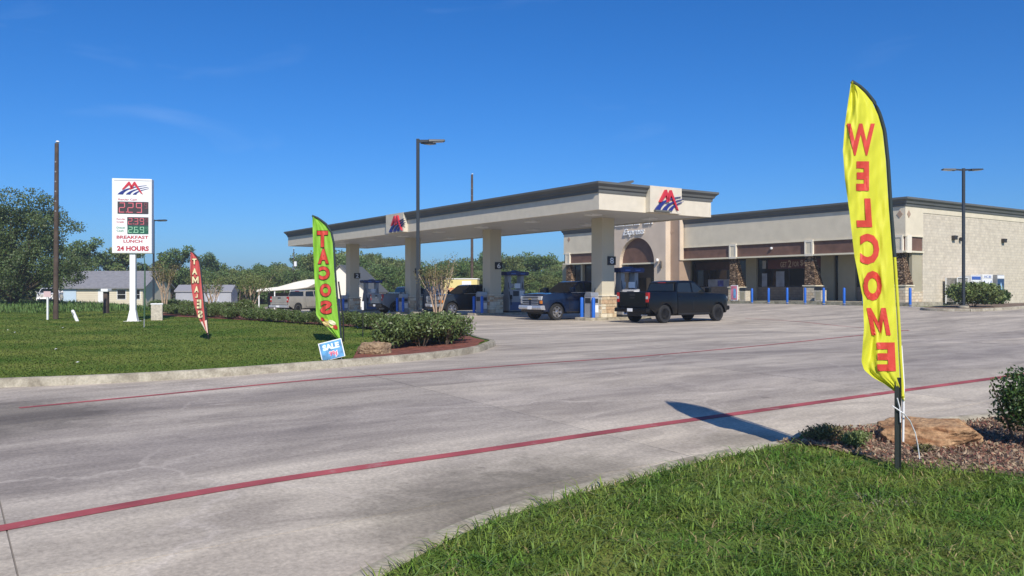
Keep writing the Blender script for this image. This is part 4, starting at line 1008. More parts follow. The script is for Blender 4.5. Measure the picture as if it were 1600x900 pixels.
MB().lathe([(.05, 0), (.26, .04), (.3, .2), (.15, .36), (.05, .5)], 8).build('bag_body', mat('mint_plastic', (.22, .62, .48), .4), t, smooth=70); MB().tube([(-.2, 0, .3), (-.5, .1, .34)], [.08, .02], 6).build('bag_knot', MATS['mint_plastic'], t)

# ------------------------------------------------------------------ pickups
def pickup(label, wheel_at, which, heading, paint, L=5.85, Wd=2.02, H=1.92, rim=M_alu, bump=M_chrome, grille=M_chrome, group=None, name='pickup_truck', trim=None, tail=M_tail, toolbox=False):
    """wheel_at: world (X,Y) of one wheel's foot; which=(front?,left?)"""
    sx = L / 5.85; sz = H / 1.92; hw = Wd / 2; fax, rax, wr = 1.95 * sx, -1.80 * sx, .405 * sz
    wy = hw - .15
    lx, ly = (fax if which[0] else rax), (wy if which[1] else -wy)
    ca, sa = math.cos(heading), math.sin(heading)
    rx, ry = wheel_at[0] - (lx * ca - ly * sa), wheel_at[1] - (lx * sa + ly * ca)
    t = thing(name, label, 'pickup truck', (rx, ry, gz(rx, ry) + .003), heading, group)
    def arch(xa, r=.50): return [(xa + r * math.cos(math.pi * (k / 12)), .40 + r * math.sin(math.pi * (k / 12))) for k in range(13)]
    def sc(poly): return [(a * sx, b * sz) for a, b in poly]
    dice = [((x * sx, 0, 0), (1, 0, 0)) for x in (2.75, 2.55, 2.3, 2.0, 1.2, .55, .05, -.45, -1.4, -2.2, -2.6)] + [((0, 0, z * sz), (0, 0, 1)) for z in (.55, .72, .95, 1.08, 1.2)] + [((0, y, 0), (0, 1, 0)) for y in (-.6, 0, .6)]
    def shape(c):
        x, y, z = c.x / sx, c.y, c.z / sz; k = 1.0
        k *= 1 - .07 * clamp((z - .95) / .4, 0, 1) ** 1.5; k *= 1 - .035 * clamp((.62 - z) / .2, 0, 1)
        k *= 1 - .12 * clamp((x - 2.15) / .73, 0, 1) ** 2; k *= 1 - .03 * clamp((-x - 2.4) / .45, 0, 1) ** 2
        dx = -.10 * clamp((x - 2.4) / .45, 0, 1) * (abs(y) / hw) ** 2
        zz = z + .03 * (1 - (y / hw) ** 2) * clamp((z - 1.1) / .1, 0, 1) * clamp((x - 1.0) / .3, 0, 1)
        return Vector((c.x + dx * sx, y * k, zz * sz))
    body = [(-.95, .42), (-.95, 1.34), (1.2, 1.33), (2.2, 1.30), (2.6, 1.26), (2.80, 1.18), (2.86, 1.0), (2.86, .60), (2.75, .44), (2.46, .41)] + arch(1.95)[1:-1] + [(1.44, .41)]
    MB().prism(sc(body), 'y', -hw, hw).build('body', paint, t, .018, 42, dice, shape)
    bs = [(-.985, .42), (-.985, 1.40), (-2.78, 1.39), (-2.85, 1.18), (-2.84, .66), (-2.6, .56), (-2.31, .41)] + arch(-1.8)[::-1][1:-1] + [(-1.29, .41)]
    for s in (-1, 1):
        MB().prism(sc(bs), 'y', s * (hw - .09), s * hw).build('bed_side', paint, t, .012, 42, dice[:-3], shape)
    bi = hw * .93 - .10
    MB().box(-2.76 * sx, -.97 * sx, -bi, bi, .66 * sz, .76 * sz).box(-1.03 * sx, -.975 * sx, -bi, bi, .763 * sz, 1.38 * sz).build('bed_floor', M_pumpd, t)
    tgate = MB().box(-2.87 * sx, -2.785 * sx, -bi + .005, bi - .005, .72 * sz, 1.39 * sz).build('tailgate', paint, t, .02)
    MB().box(-2.882 * sx, -2.872 * sx, -.16, .16, 1.22 * sz, 1.31 * sz).build('tailgate_handle', M_black, tgate)
    MB().box(-2.88 * sx, -2.872 * sx, -bi + .05, bi - .05, .90 * sz, .93 * sz).build('tailgate_crease', paint, tgate)
    MB().prism([(-.17, 1.13), (-.06, 1.165), (.06, 1.165), (.17, 1.13), (.06, 1.095), (-.06, 1.095)], 'x', -2.884 * sx, -2.872 * sx).build('emblem', grille, tgate)
    MB().box(-2.6 * sx, 2.5 * sx, -.55, .55, .30 * sz, .60 * sz).build('underbody', M_black, t)
    # cabin
    gh = [(-1.0, 1.29), (-.87, 1.80), (-.74, 1.875), (-.2, 1.915), (.25, 1.905), (.48, 1.86), (1.27, 1.29)]
    def tum(c):
        z = c.z / sz; b = hw * .93; k = b - max(0, z - 1.24) * .27 - .05 * clamp((z - 1.82) / .1, 0, 1)
        return Vector((c.x, k if c.y > 0 else -k, c.z)) if abs(c.y) > .5 else c
    MB().prism(sc(gh), 'y', -.9, .9).build('cab', paint, t, .02, 42, None, tum)
    def side_y(z, s): return s * (hw * .93 - max(0, z / sz - 1.24) * .27 + .006)
    for s in (-1, 1):
        for poly in ([(.20, 1.37), (.20, 1.81), (.42, 1.80), (1.02, 1.39)], [(.08, 1.37), (.08, 1.81), (-.70, 1.79), (-.80, 1.66), (-.87, 1.39)]):
            q = sc(poly); n = len(q); mb = MB()
            mb.add([(a, side_y(b, s), b) for a, b in q] + [(a, side_y(b, s) - s * .02, b) for a, b in q], [tuple(range(n)), tuple(range(n, 2 * n))] + [(i, (i + 1) % n, n + (i + 1) % n, n + i) for i in range(n)])
            mb.build('side_window', M_cglass, t)
        for (xa, xb) in ((.135, 1.22), (-.90, .125)):       # doors: thin shut lines round each, handle
            dm = MB()
            for (a, b, c, d) in ((xa, xa + .012, .52, 1.26), (xb - .012, xb, .52, 1.26), (xa, xb, .51, .522)):
                yk = hw * .985
                dm.box(a * sx, b * sx, min(s * yk, s * (hw + .001)), max(s * yk, s * (hw + .001)), c * sz, min(d, .96) * sz)
            ds = dm.build('door_seam', M_black, t)
            MB().box((xa + .06) * sx, (xa + .26) * sx, min(s * (hw * .95), s * (hw * .95 + .045)), max(s * (hw * .95), s * (hw * .95 + .045)), 1.17 * sz, 1.205 * sz).build('door_handle', trim or paint, t, .008)
        MB().box(.98 * sx, 1.16 * sx, min(s * (hw - .06), s * (hw + .20)), max(s * (hw - .06), s * (hw + .20)), 1.36 * sz, 1.58 * sz).build('wing_mirror', trim or paint, t, .03)
        MB().box(-.9 * sx, 1.35 * sx, min(s * (hw - .12), s * (hw - .02)), max(s * (hw - .12), s * (hw - .02)), .36 * sz, .43 * sz).build('running_board', M_black, t)
        ar = MB()
        for xa in (fax, rax):
            for k in range(12):
                t0, t1 = math.pi * k / 12, math.pi * (k + 1) / 12; r0_, r1_ = .495 * sz, .535 * sz; yk0, yk1 = s * hw * .93, s * (hw * .985 + .012)
                q_ = [(xa + r_ * math.cos(t_), yy, .40 * sz + r_ * math.sin(t_)) for yy in (yk0, yk1) for r_, t_ in ((r0_, t0), (r1_, t0), (r1_, t1), (r0_, t1))]
                ar.add(q_, [(0, 1, 2, 3), (4, 5, 6, 7), (0, 1, 5, 4), (1, 2, 6, 5), (2, 3, 7, 6), (3, 0, 4, 7)])
        ar.build('arch_lip', trim or paint, t)
        MB().box(-.93 * sx, 1.22 * sx, min(s * hw * .95, s * (hw * .9745 + .02)), max(s * hw * .95, s * (hw * .9745 + .02)), .60 * sz, .66 * sz).build('side_moulding', trim or paint, t, .008)
        MB().box(-.90 * sx, 1.02 * sx, min(s * (hw * .93 - .02), s * (hw * .93 + .012)), max(s * (hw * .93 - .02), s * (hw * .93 + .012)), 1.335 * sz, 1.365 * sz).build('window_trim', grille, t)
        MB().lathe([(.10, 0), (.10, .012)], 12, (-1.25 * sx, s * (hw * .945), 1.12 * sz), 'y').build('fuel_flap', paint, t) if s > 0 else None
    MB().tube([(1.35 * sx, -hw * .8, 1.32 * sz), (1.25 * sx, -hw * .8, 1.95 * sz)], .006, 5).build('aerial', M_black, t)
    MB().box(-.935 * sx, -.90 * sx, -.22, .22, 1.80 * sz, 1.835 * sz).build('brake_lamp', M_tail, t)
    a0, a1 = Vector((1.205 * sx, 0, 1.345 * sz)), Vector((.53 * sx, 0, 1.82 * sz)); n_ = Vector((.62, 0, .78)) * .008
    ya, yb = hw * .93 - .10, hw * .93 - .24
    def quad(name, p, m):
        mb = MB(); off = (p[1] - p[0]).cross(p[3] - p[0]).normalized() * .015
        mb.add(p + [v - off for v in p], [(0, 1, 2, 3), (4, 5, 6, 7), (0, 1, 5, 4), (1, 2, 6, 5), (2, 3, 7, 6), (3, 0, 4, 7)]); return mb.build(name, m, t)
    quad('windscreen', [Vector((a0.x, -ya, a0.z)) + n_, Vector((a0.x, ya, a0.z)) + n_, Vector((a1.x, yb, a1.z)) + n_, Vector((a1.x, -yb, a1.z)) + n_], M_cglass)
    r0, r1 = Vector((-.985 * sx, 0, 1.43 * sz)), Vector((-.893 * sx, 0, 1.77 * sz)); m_ = Vector((-.012, 0, .002))
    quad('rear_window', [Vector((r0.x, -ya + .05, r0.z)) + m_, Vector((r0.x, ya - .05, r0.z)) + m_, Vector((r1.x, yb, r1.z)) + m_, Vector((r1.x, -yb, r1.z)) + m_], M_cglass)
    # front end
    fx = 2.79 * sx
    gr = MB().box(fx - .04, fx + .035, -.62, .62, .76 * sz, 1.17 * sz).build('grille', M_pumpd, t)
    for zz in (.77, .87, .98, 1.05, 1.13): MB().box(fx + .03, fx + .065, -.64, .64, zz * sz, (zz + .03) * sz).build('grille_bar', grille, gr, .006)
    MB().box(fx + .066, fx + .08, -.12, .12, 1.0 * sz, 1.06 * sz).build('grille_badge', mat('gold_badge', (.55, .38, .08), .3, .6), gr)
    for s in (-1, 1):
        MB().box(fx - .22, fx + .02, min(s * .60, s * .86), max(s * .60, s * .86), .98 * sz, 1.17 * sz).build('headlight', M_head, t, .02)
        MB().box(fx - .22, fx + .005, min(s * .62, s * .88), max(s * .62, s * .88), .80 * sz, .96 * sz).build('turn_signal', M_amber if s > 0 else M_head, t, .02)
    fb = MB().prism([(fx - .25, .50 * sz), (fx + .07, .52 * sz), (fx + .11, .60 * sz), (fx + .09, .72 * sz), (fx - .25, .73 * sz)], 'y', -.93 * hw / 1.01, .93 * hw / 1.01).build('front_bumper', bump, t, .02)
    MB().box(fx + .10, fx + .115, -.16, .16, .53 * sz, .68 * sz).build('number_plate', M_whites, fb)
    MB().prism([(fx - .3, .36 * sz), (fx + .0, .40 * sz), (fx + .05, .495 * sz), (fx - .3, .495 * sz)], 'y', -.8, .8).build('air_dam', M_black, t)
    for s in (-1, 1): MB().lathe([(.06, 0), (.06, .02)], 10, (fx + .085, s * .68, .60 * sz), 'x').build('fog_lamp', M_head, fb)
    # rear end
    bxr = -2.87 * sx
    rb = MB().prism([(bxr - .16, .50 * sz), (bxr - .16, .66 * sz), (bxr - .10, .685 * sz), (bxr + .1, .685 * sz), (bxr + .1, .48 * sz)], 'y', -hw * .96, hw * .96).build('rear_bumper', bump, t, .02)
    MB().box(bxr - .172, bxr - .162, -.16, .16, .52 * sz, .66 * sz).build('number_plate', M_whites, rb)
    for s in (-1, 1):
        tl = MB().box(bxr - .012, bxr + .10, min(s * (hw * .96 - .17), s * (hw * .957)), max(s * (hw * .96 - .17), s * (hw * .957)), .93 * sz, 1.37 * sz).build('tail_light', tail, t, .015)
        MB().box(bxr - .018, bxr - .0125, min(s * (hw * .96 - .15), s * (hw * .94)), max(s * (hw * .96 - .15), s * (hw * .94)), 1.08 * sz, 1.20 * sz).build('reverse_lens', M_head, tl)
    MB().tube([(bxr + .3, -.6, .36 * sz), (bxr - .05, -.62, .36 * sz)], .04, 8).build('exhaust_tip', M_chrome, t)
    # wheels
    for xa in (fax, rax):
        for s in (-1, 1):
            yo = s * wy
            wh = MB().lathe([(.18, -.11), (wr * .64, -.10), (wr * .64, .06), (.1, .06)], 18, (xa, yo, wr), 'y').build('wheel', M_rimk, t, smooth=40)
            MB().lathe([(wr * .66, -.12), (wr * .93, -.135), (wr, -.10), (wr, .10), (wr * .93, .135), (wr * .66, .12), (wr * .66, -.12)], 28, (xa, yo, wr), 'y').build('tyre', M_rubber, wh, smooth=40)
            rm = MB()
            for k in range(6):
                an = 6.283 * k / 6; c_, s_ = math.cos(an), math.sin(an); y0, y1 = yo + s * .07, yo + s * .115
                pts = [(.05, -.045), (wr * .62, -.06), (wr * .62, .06), (.05, .045)]
                vs_ = [(xa + a * c_ - b * s_, yy, wr + a * s_ + b * c_) for yy in (y0, y1) for a, b in pts]
                rm.add(vs_, [(0, 1, 2, 3), (4, 5, 6, 7), (0, 1, 5, 4), (1, 2, 6, 5), (2, 3, 7, 6), (3, 0, 4, 7)])
            rm.lathe([(.075, -.01), (.075, .02), (.04, .03)], 12, (xa, yo + s * .105, wr), 'y')
            n = 24; ring_v = []
            for r_, y_ in ((wr * .60, yo + s * .085), (wr * .67, yo + s * .085), (wr * .67, yo + s * .128), (wr * .60, yo + s * .128)):
                ring_v += [(xa + r_ * math.cos(6.283 * k / n), y_, wr + r_ * math.sin(6.283 * k / n)) for k in range(n)]
            rm.add(ring_v, [(i * n + k, i * n + (k + 1) % n, ((i + 1) % 4) * n + (k + 1) % n, ((i + 1) % 4) * n + k) for i in range(4) for k in range(n)])
            rm.build('rim', rim, wh, smooth=30)
    if toolbox: MB().box(-1.45 * sx, -1.05 * sx, -hw * .88, hw * .88, 1.40 * sz, 1.50 * sz).build('tool_box', M_alu, t, .01)
    return t
def paint(name, c, rough=.4, coat=.7):
    m = mat(name, c, rough, 0.0, coat=coat, spec=.3, noise=(1.2, .15)); m.node_tree.nodes['Principled BSDF'].inputs['Coat Roughness'].default_value = .07; return m
P_black = paint('black_car_paint', (.0025, .0025, .0025), .3, .3); P_blue = paint('navy_car_paint', (.004, .012, .038)); P_dark = paint('charcoal_car_paint', (.016, .022, .03))
P_tan = paint('pewter_car_paint', (.30, .29, .265)); P_silver = paint('slate_car_paint', (.16, .19, .23)); P_white = paint('white_car_paint', (.72, .72, .72))
pickup('black crew cab pickup seen from behind beside the nearest pump', G(1036, 504.8), (False, False), TH + R(3.5), P_black, rim=M_rimk, bump=P_black, grille=M_black, name='pickup_truck')
pickup('dark blue pickup facing the camera with chrome bumper at the pumps', G(868, 500.5), (True, True), TH + math.pi, P_blue)
pickup('charcoal pickup with bright alloy wheels behind the bare myrtle', W(-15.2, 1.55), (True, True), TH + math.pi, P_dark, L=5.3, Wd=1.88, H=1.84, bump=mat('grey_bumper', (.30, .31, .32), .5), trim=M_black)
pickup('slate grey pickup under the far end of the canopy, tail to camera', W(-25.1, 2.8), (False, False), TH, P_silver, L=5.6, bump=M_black, toolbox=True)
pickup('pewter pickup parked in the sun left of the tacos flag', G(464, 489.3), (False, False), R(60), P_tan, L=5.7, H=1.86)
wpx = at(60, 474, 80); pickup('white pickup partly hidden in the weeds below the big left tree', (wpx.x, 80), (True, False), R(294), P_white, L=4.6, H=1.55)

# ------------------------------------------------------------------ lamps and poles
def area_lamp(label, x, y, h, heads, base_h=.6, group='parking lot lamps', wd=.13):
    t = thing('lot_lamp', label, 'lamp post', (x, y, gz(x, y)), 0, group)
    MB().lathe([(.28, -.2), (.28, base_h - .03), (.25, base_h)], 18).build('concrete_base', M_kerb, t, smooth=40)
    MB().box(-wd / 2, wd / 2, -wd / 2, wd / 2, base_h, h).build('pole', M_lampp, t, .01)
    MB().box(-.16, .16, -.16, .16, base_h, base_h + .06).build('base_plate', M_lampp, t)
    for a in heads:
        d = Vector((math.cos(a), math.sin(a), 0)); sd = Vector((-d.y, d.x, 0)); mb = MB()
        def pt(r, s, z): v = d * r + sd * s; return (v.x, v.y, z)
        mb.add([pt(r, s, z) for r, s, z in ((.06, -.04, h - .14), (.45, -.04, h - .10), (.45, .04, h - .10), (.06, .04, h - .14), (.06, -.04, h - .04), (.45, -.04, h - .02), (.45, .04, h - .02), (.06, .04, h - .04))], [(0, 3, 2, 1), (4, 5, 6, 7), (0, 1, 5, 4), (1, 2, 6, 5), (2, 3, 7, 6), (3, 0, 4, 7)])
        hd = mb.build('arm', M_lampp, t)
        mb = MB(); mb.add([pt(r, s, z) for r, s, z in ((.42, -.17, h - .13), (1.12, -.19, h - .07), (1.12, .19, h - .07), (.42, .17, h - .13), (.42, -.15, h - .02), (1.08, -.16, h + .0), (1.08, .16, h + .0), (.42, .15, h - .02))], [(0, 3, 2, 1), (4, 5, 6, 7), (0, 1, 5, 4), (1, 2, 6, 5), (2, 3, 7, 6), (3, 0, 4, 7)])
        lh = mb.build('lamp_head', M_lampp, t, .02)
        mb = MB(); mb.add([pt(r, s, z) for r, s, z in ((.62, -.12, h - .128), (1.05, -.13, h - .092), (1.05, .13, h - .092), (.62, .12, h - .128), (.62, -.12, h - .11), (1.05, -.13, h - .07), (1.05, .13, h - .07), (.62, .12, h - .11))], [(0, 3, 2, 1), (4, 5, 6, 7), (0, 1, 5, 4), (1, 2, 6, 5), (2, 3, 7, 6), (3, 0, 4, 7)])
        mb.build('lens', mat('lamp_lens', (.55, .56, .58), .3), lh)
x = (653 - 800) * 34.0 / FPX; area_lamp('tall dark lamp post with two heads before the canopy', x, 34.0, 1.6 + (449 - 217) * 34 / FPX, (R(12), R(62)))
x, y = (1505.5 - 800) * 45.3 / FPX, 45.3; area_lamp('dark twin head lamp post in front of the block wall', x, y, 1.6 + (449 - 263) * y / FPX - gz(x, y), (R(10), R(172)), .25)
x, y = (240 - 800) * 70 / FPX, 70; area_lamp('far lamp post standing just right of the price sign', x, y, 1.6 + (449 - 343) * y / FPX - gz(x, y), (R(0), R(50)), .7)
def wood_pole(label, x, y, h, r, lean=0.0):
    t = thing('utility_pole', label, 'utility pole', (x, y, gz(x, y)))
    MB().tube([(0, 0, -.3), (lean * .5, 0, h * .5), (lean, 0, h)], [r * 1.12, r, r * .82], 12).build('pole', M_wood, t, smooth=50)
    MB().lathe([(.05, 0), (.09, .04), (.05, .1)], 10, (lean + .04, 0, h + .02)).build('insulator', M_white, t, smooth=50)
    for k in range(6): MB().lathe([(.035, 0), (.035, .03)], 8, (lean * .9, -r * 1.02, h * (.62 + .055 * k) ), 'y').build('bolt', M_steel, t)
    return t
x, y = G(87, 503); wood_pole('bare wooden utility pole left of the price sign', x, y, 1.6 + (449 - 224) * y / FPX - gz(x, y), .105, .05)
y = 82; x = (737.5 - 800) * y / FPX; wood_pole('dark utility pole rising behind the canopy', x, y, 1.6 + (449 - 273) * y / FPX - gz(x, y), .13)
y = 120; x = (459 - 800) * y / FPX; t = wood_pole('thin far pole with a pale box left of the canopy', x, y, 1.6 + (449 - 389) * y / FPX - gz(x, y), .07)
MB().box(.1, .45, -.2, .1, 5.0, 5.7).build('transformer_box', M_white, t)

# ------------------------------------------------------------------ price sign
x, y = G(208, 506); y -= .0
SR = R(11)
sg = thing('price_sign', 'tall white fuel price sign on a white post with red digits', 'sign', (x, y, gz(x, y) + .1), SR)
k_ = y / FPX; zc0 = 1.6 + (449 - 396) * k_ - gz(x, y) - .1; zc1 = 1.6 + (449 - 280) * k_ - gz(x, y) - .1; hw_ = 29 * k_ * 1.0
MB().box(-.12, .12, -.12, .12, .03, zc0).build('post', M_white, sg, .01)
MB().add([(-.2, -.2, .03), (.2, -.2, .03), (.2, .2, .03), (-.2, .2, .03), (-.121, -.121, .5), (.121, -.121, .5), (.121, .121, .5), (-.121, .121, .5)], [(0, 3, 2, 1), (0, 1, 5, 4), (1, 2, 6, 5), (2, 3, 7, 6), (3, 0, 4, 7)]).build('post_gusset', M_white, sg)
MB().box(-.32, .32, -.32, .32, -.05, .03).build('base_plate', M_white, sg)
MB().box(-hw_, hw_, -.2, .2, zc0, zc1).build('cabinet', M_white, sg, .02)
F_ = -.204
fc = MB().box(-hw_ + .09, hw_ - .02, F_ - .004, F_ + .003, zc0 + .05, zc1 - .1).build('sign_face', M_whites, sg)
MB().box(-hw_ + .09, hw_ - .02, F_ - .012, F_ - .006, zc1 - .095, zc1 - .07).build('face_retainer', M_steel, sg)
def sx(px): return -hw_ + (px - 62) / (452 - 62) * 2 * hw_
def szz(py): return zc1 - (py - 55) / (840 - 55) * (zc1 - zc0)
logo(sg, sx(112), sx(408), szz(222), szz(88), lambda a, b, t: (a, F_ - .012 - t, b), .012)
def seg(ch, x0, x1, z0, z1, m, par, y):
    SG = {'2': 'abged', '3': 'abgcd', '6': 'afgedc', '9': 'abcdfg', '0': 'abcdef'}[ch]; w_ = (x1 - x0) * .12; zm = (z0 + z1) / 2; mb = MB()
    R_ = {'a': (x0 + w_, x1 - w_, z1 - w_, z1), 'd': (x0 + w_, x1 - w_, z0, z0 + w_), 'g': (x0 + w_, x1 - w_, zm - w_ / 2, zm + w_ / 2), 'b': (x1 - w_, x1, zm + .01, z1), 'c': (x1 - w_, x1, z0, zm - .01), 'f': (x0, x0 + w_, zm + .01, z1), 'e': (x0, x0 + w_, z0, zm - .01)}
    for c in SG: a, b, c_, d = R_[c]; mb.box(a, b, y - .012, y, c_, d)
    return mb.build('digit', m, par)
def price(px0, px1, py0, py1, digs, mp, ms):
    pn = MB().box(sx(px0), sx(px1), F_ - .02, F_ - .006, szz(py1), szz(py0)).build('price_panel', mp, sg)
    w_ = (px1 - px0); zt, zb = szz(py0 + 12), szz(py1 - 12)
    for k, c in enumerate(digs):
        a = px0 + w_ * (.05 + .275 * k) ; seg(c, sx(a), sx(a + w_ * .19), zb, zt, ms, pn, F_ - .022)
    seg('9', sx(px0 + w_ * .87), sx(px0 + w_ * .96), (zb + zt) / 2 - .02, zt, mat('dim_' + ms.name, tuple(v * .5 for v in ms.node_tree.nodes['Principled BSDF'].inputs['Base Color'].default_value[:3]), .5), pn, F_ - .022)
    MB().box(sx(px0 + w_ * .275), sx(px0 + w_ * .30), F_ - .034, F_ - .022, zb, zb + .04).build('decimal_point', ms, pn)
price(118, 420, 298, 425, '229', M_led, M_ledr); price(212, 420, 460, 548, '239', M_led, M_ledr); price(214, 420, 551, 636, '269', M_ledg, M_ledgs)
def stext(txt, px0, px1, py0, py1, m, bold=.02): text_part('sign_text', txt, m, sg, sx(px0), sx(px1), szz(py1), szz(py0), F_ - .008, bold)
stext('Regular Cash', 125, 308, 266, 292, M_sred); stext('Regular', 108, 196, 474, 494, M_sred); stext('Credit', 108, 180, 502, 522, M_sred)
stext('Diesel', 108, 190, 562, 582, M_sgreen); stext('Cash', 108, 178, 594, 614, M_sgreen)
stext('BREAKFAST', 108, 420, 655, 688, M_sred, .03); stext('LUNCH', 175, 360, 698, 730, M_sred, .03); stext('24 HOURS', 112, 424, 764, 816, M_sred, .045)

# ------------------------------------------------------------------ feather flags
def feather(label, Yb, Lp, Rp, cloth, hem, letters, lm, waves, base, pole_px, outline=None, extra=None, pole_m=M_black, pole_r=.014, hem_px=5.0, hem_to=0, swing=0.0):
    """Lp, Rp: (py, px) free edge and pole edge; cloth hangs in real folds about the plane Y = Yb"""
    y0, y1 = Rp[0][0], Rp[-1][0]
    def ed(tab, py): return float(np.interp(py, [a for a, b in tab], [b for a, b in tab]))
    def depth(s, py):
        v = -swing * (1 - s) * clamp((ed(Rp, py) - ed(Lp, py)) / 73.0, 0, 1)
        for (amp, kx, ky, ph) in waves: v += amp * math.sin(kx * s * 6.283 + ky * py + ph) * (1 - s) ** .6
        return Yb + v
    def pt(px, py, off=0.0):
        a, b = ed(Lp, py), ed(Rp, py); s = clamp((px - a) / max(1e-3, b - a), 0, 1); Y = depth(s, py) + off
        v = at(px, py, Y); return v
    bx_, by_ = base
    t = thing('feather_flag', label, 'flag', (bx_, by_, gz(bx_, by_)))
    org = Vector(t.location)
    ns, nt = 36, 150; mb = MB(); vs_ = []
    for j in range(nt + 1):
        py = y0 + (y1 - y0) * j / nt; a, b = ed(Lp, py), ed(Rp, py) - hem_px * (.0 if b_is(py, y0, Lp, Rp, ed) else 1)
        for i in range(ns + 1): vs_.append(pt(a + (b - a) * i / ns, py) - org)
    fs = [(j * (ns + 1) + i, j * (ns + 1) + i + 1, (j + 1) * (ns + 1) + i + 1, (j + 1) * (ns + 1) + i) for j in range(nt) for i in range(ns)]
    sail = mb.add(vs_, fs).build('sail', cloth, t, smooth=80)
    mb = MB(); P_ = []
    for j in range(61):
        py = y0 + (y1 - y0) * j / 60; P_.append(pt(ed(Rp, py) - hem_px * .45, py, 0) - org)
    rr = hem_px * .5 * Yb / FPX
    cut = hem_to if hem_to else 61
    mb.tube(P_[:cut], rr, 8).build('pole_sleeve', hem, t, smooth=60)
    if cut < 60: MB().tube(P_[cut - 1:], rr * .8, 8).build('pole_sleeve', cloth, t, smooth=60)
    MB().tube([Vector(p) - org for p in pole_px], pole_r, 8).build('pole', pole_m, t, smooth=60)
    for (ch, xa, xb, ya, yb, skew) in letters:
        v2, f2 = text2d(ch, .03 if ch == 'W' else .05)
        if ch == 'M': v2, f2 = [(0, 0), (.23, 0), (.23, 1), (0, 1), (.77, 0), (1, 0), (1, 1), (.77, 1), (.23, .60), (.5, .05), (.5, .45), (.77, .60)], [(0, 1, 8, 2, 3), (4, 5, 6, 7, 11), (8, 9, 10, 2), (9, 11, 7, 10)]
        xs = [p[0] for p in v2]; v2 = fit([(-p[0], p[1]) for p in v2], 0, 1, 0, 1)
        mbx = MB(); mbx.add([(p[0], 0, p[1]) for p in v2], f2)
        dice = [((k / 8, 0, 0), (1, 0, 0)) for k in range(1, 8)] + [((0, 0, k / 8), (0, 0, 1)) for k in range(1, 8)]
        def fn(c, off): px = xa + (xb - xa) * c.x + skew * c.z; py = yb + (ya - yb) * c.z; return pt(px, py, off) - org
        if outline:
            o_ = MB(); v3, f3 = text2d(ch, .075); v3 = fit([(-p[0], p[1]) for p in v3], -.05, 1.05, -.04, 1.04); o_.add([(p[0], 0, p[1]) for p in v3], f3)
            o_.build('letter_outline', outline, sail, 0, None, dice, lambda c: fn(c, -.008 * Yb / 8))
        mbx.build('letter', lm, sail, 0, None, dice, lambda c: fn(c, -.012 * Yb / 8 if outline else -.010))
        if Yb < 10:
            mbx.build('letter', lm, sail, 0, None, dice, lambda c: fn(c, .010))
    if extra: extra(pt, org, sail)
    return t
def b_is(py, y0, Lp, Rp, ed): return ed(Rp, py) - ed(Lp, py) < 8
M_yel = mat('yellow_flag_cloth', (.78, .77, .05), .6, trans=.25, bump=(5, .15)); M_grn = mat('lime_flag_cloth', (.30, .62, .05), .6, trans=.22, bump=(5, .2)); M_redc = mat('red_flag_cloth', (.68, .12, .11), .65, trans=.2)
M_hem = mat('black_hem', (.02, .035, .04), .7); M_lred = mat('flag_red_letter', (.60, .055, .035), .6); M_lcream = mat('flag_cream_letter', (.80, .70, .42), .6); M_lout = mat('flag_dark_outline', (.10, .008, .008), .6)
fx_, fy_ = G(1402, 741); FY_ = fy_ + .05
Lw = [(127, 1330), (160, 1325), (195, 1320), (235, 1317), (280, 1320), (330, 1327), (400, 1335), (465, 1348), (510, 1350), (565, 1346), (578, 1350), (590, 1364), (600, 1382), (612, 1398), (626, 1412)]
Rw = [(127, 1333), (133, 1344), (145, 1357), (160, 1369), (180, 1378), (205, 1385), (250, 1390), (330, 1395), (420, 1402), (500, 1407), (560, 1410), (626, 1414)]
def wire(pt, org, sail): pass
fl = feather('tall yellow feather flag with mirrored red WELCOME tied to a black stake', FY_, Lw, Rw, M_yel, M_hem,
    [('W', 1323, 1367, 193, 243, 0), ('E', 1338, 1358, 252, 298, 0), ('L', 1339, 1363, 310, 355, -3), ('C', 1344, 1374, 365, 413, 0), ('O', 1349, 1378, 423, 470, 0), ('M', 1362, 1392, 481, 524, -8), ('E', 1371, 1400, 535, 580, -2)], M_lred,
    ((.05, .9, .012, .4), (.024, 2.3, .03, 1.0), (.014, 1.6, .08, .2), (.009, 4.2, -.055, 0), (.005, 7.0, .11, 1.0), (.004, 3.0, .22, 0)), (fx_, fy_), [at(1411, 690, FY_ + .01), at(1411.5, 655, FY_), at(1412, 600, FY_), at(1408, 540, FY_ + .012)], pole_m=M_whites, pole_r=.011, hem_px=6, hem_to=34, swing=.2)
og = Vector(fl.location)
def rel(p): return Vector(p) - og
mb = MB(); bz = at(1402, 741, fy_); tz = at(1404, 590, fy_)
mb.prism([(-.018, -.006), (.018, -.006), (.024, -.018), (.030, -.018), (.022, .012), (-.022, .012), (-.030, -.018), (-.024, -.018)], 'z', -.12, 1.0).build('stake', mat('black_steel_post', (.012, .018, .015), .55), fl).location = (0, 0, 0)
fl.children[-1].scale = (1, 1, (tz.z - gz(fx_, fy_)) / 1.0)
mb = MB(); mb.tube([rel(at(1394, 634, fy_ - .03)), rel(at(1403, 640, fy_ - .035)), rel(at(1412, 646, fy_ - .02))], .006, 6); mb.tube([rel(at(1402, 622, fy_ - .04)), rel(at(1406, 637, fy_ - .03)), rel(at(1407, 660, fy_ - .03))], .006, 6)
mb.build('zip_tie', M_whites, fl)
MB().tube([rel(at(1411, 645, fy_ - .02)), rel(at(1422, 658, fy_ + .05)), rel(at(1430, 676, fy_ + .1)), rel(at(1434, 695, fy_ + .13)), rel(at(1437, 717, fy_ + .14))], .006, 6).build('tether_wire', M_whites, fl, smooth=60)
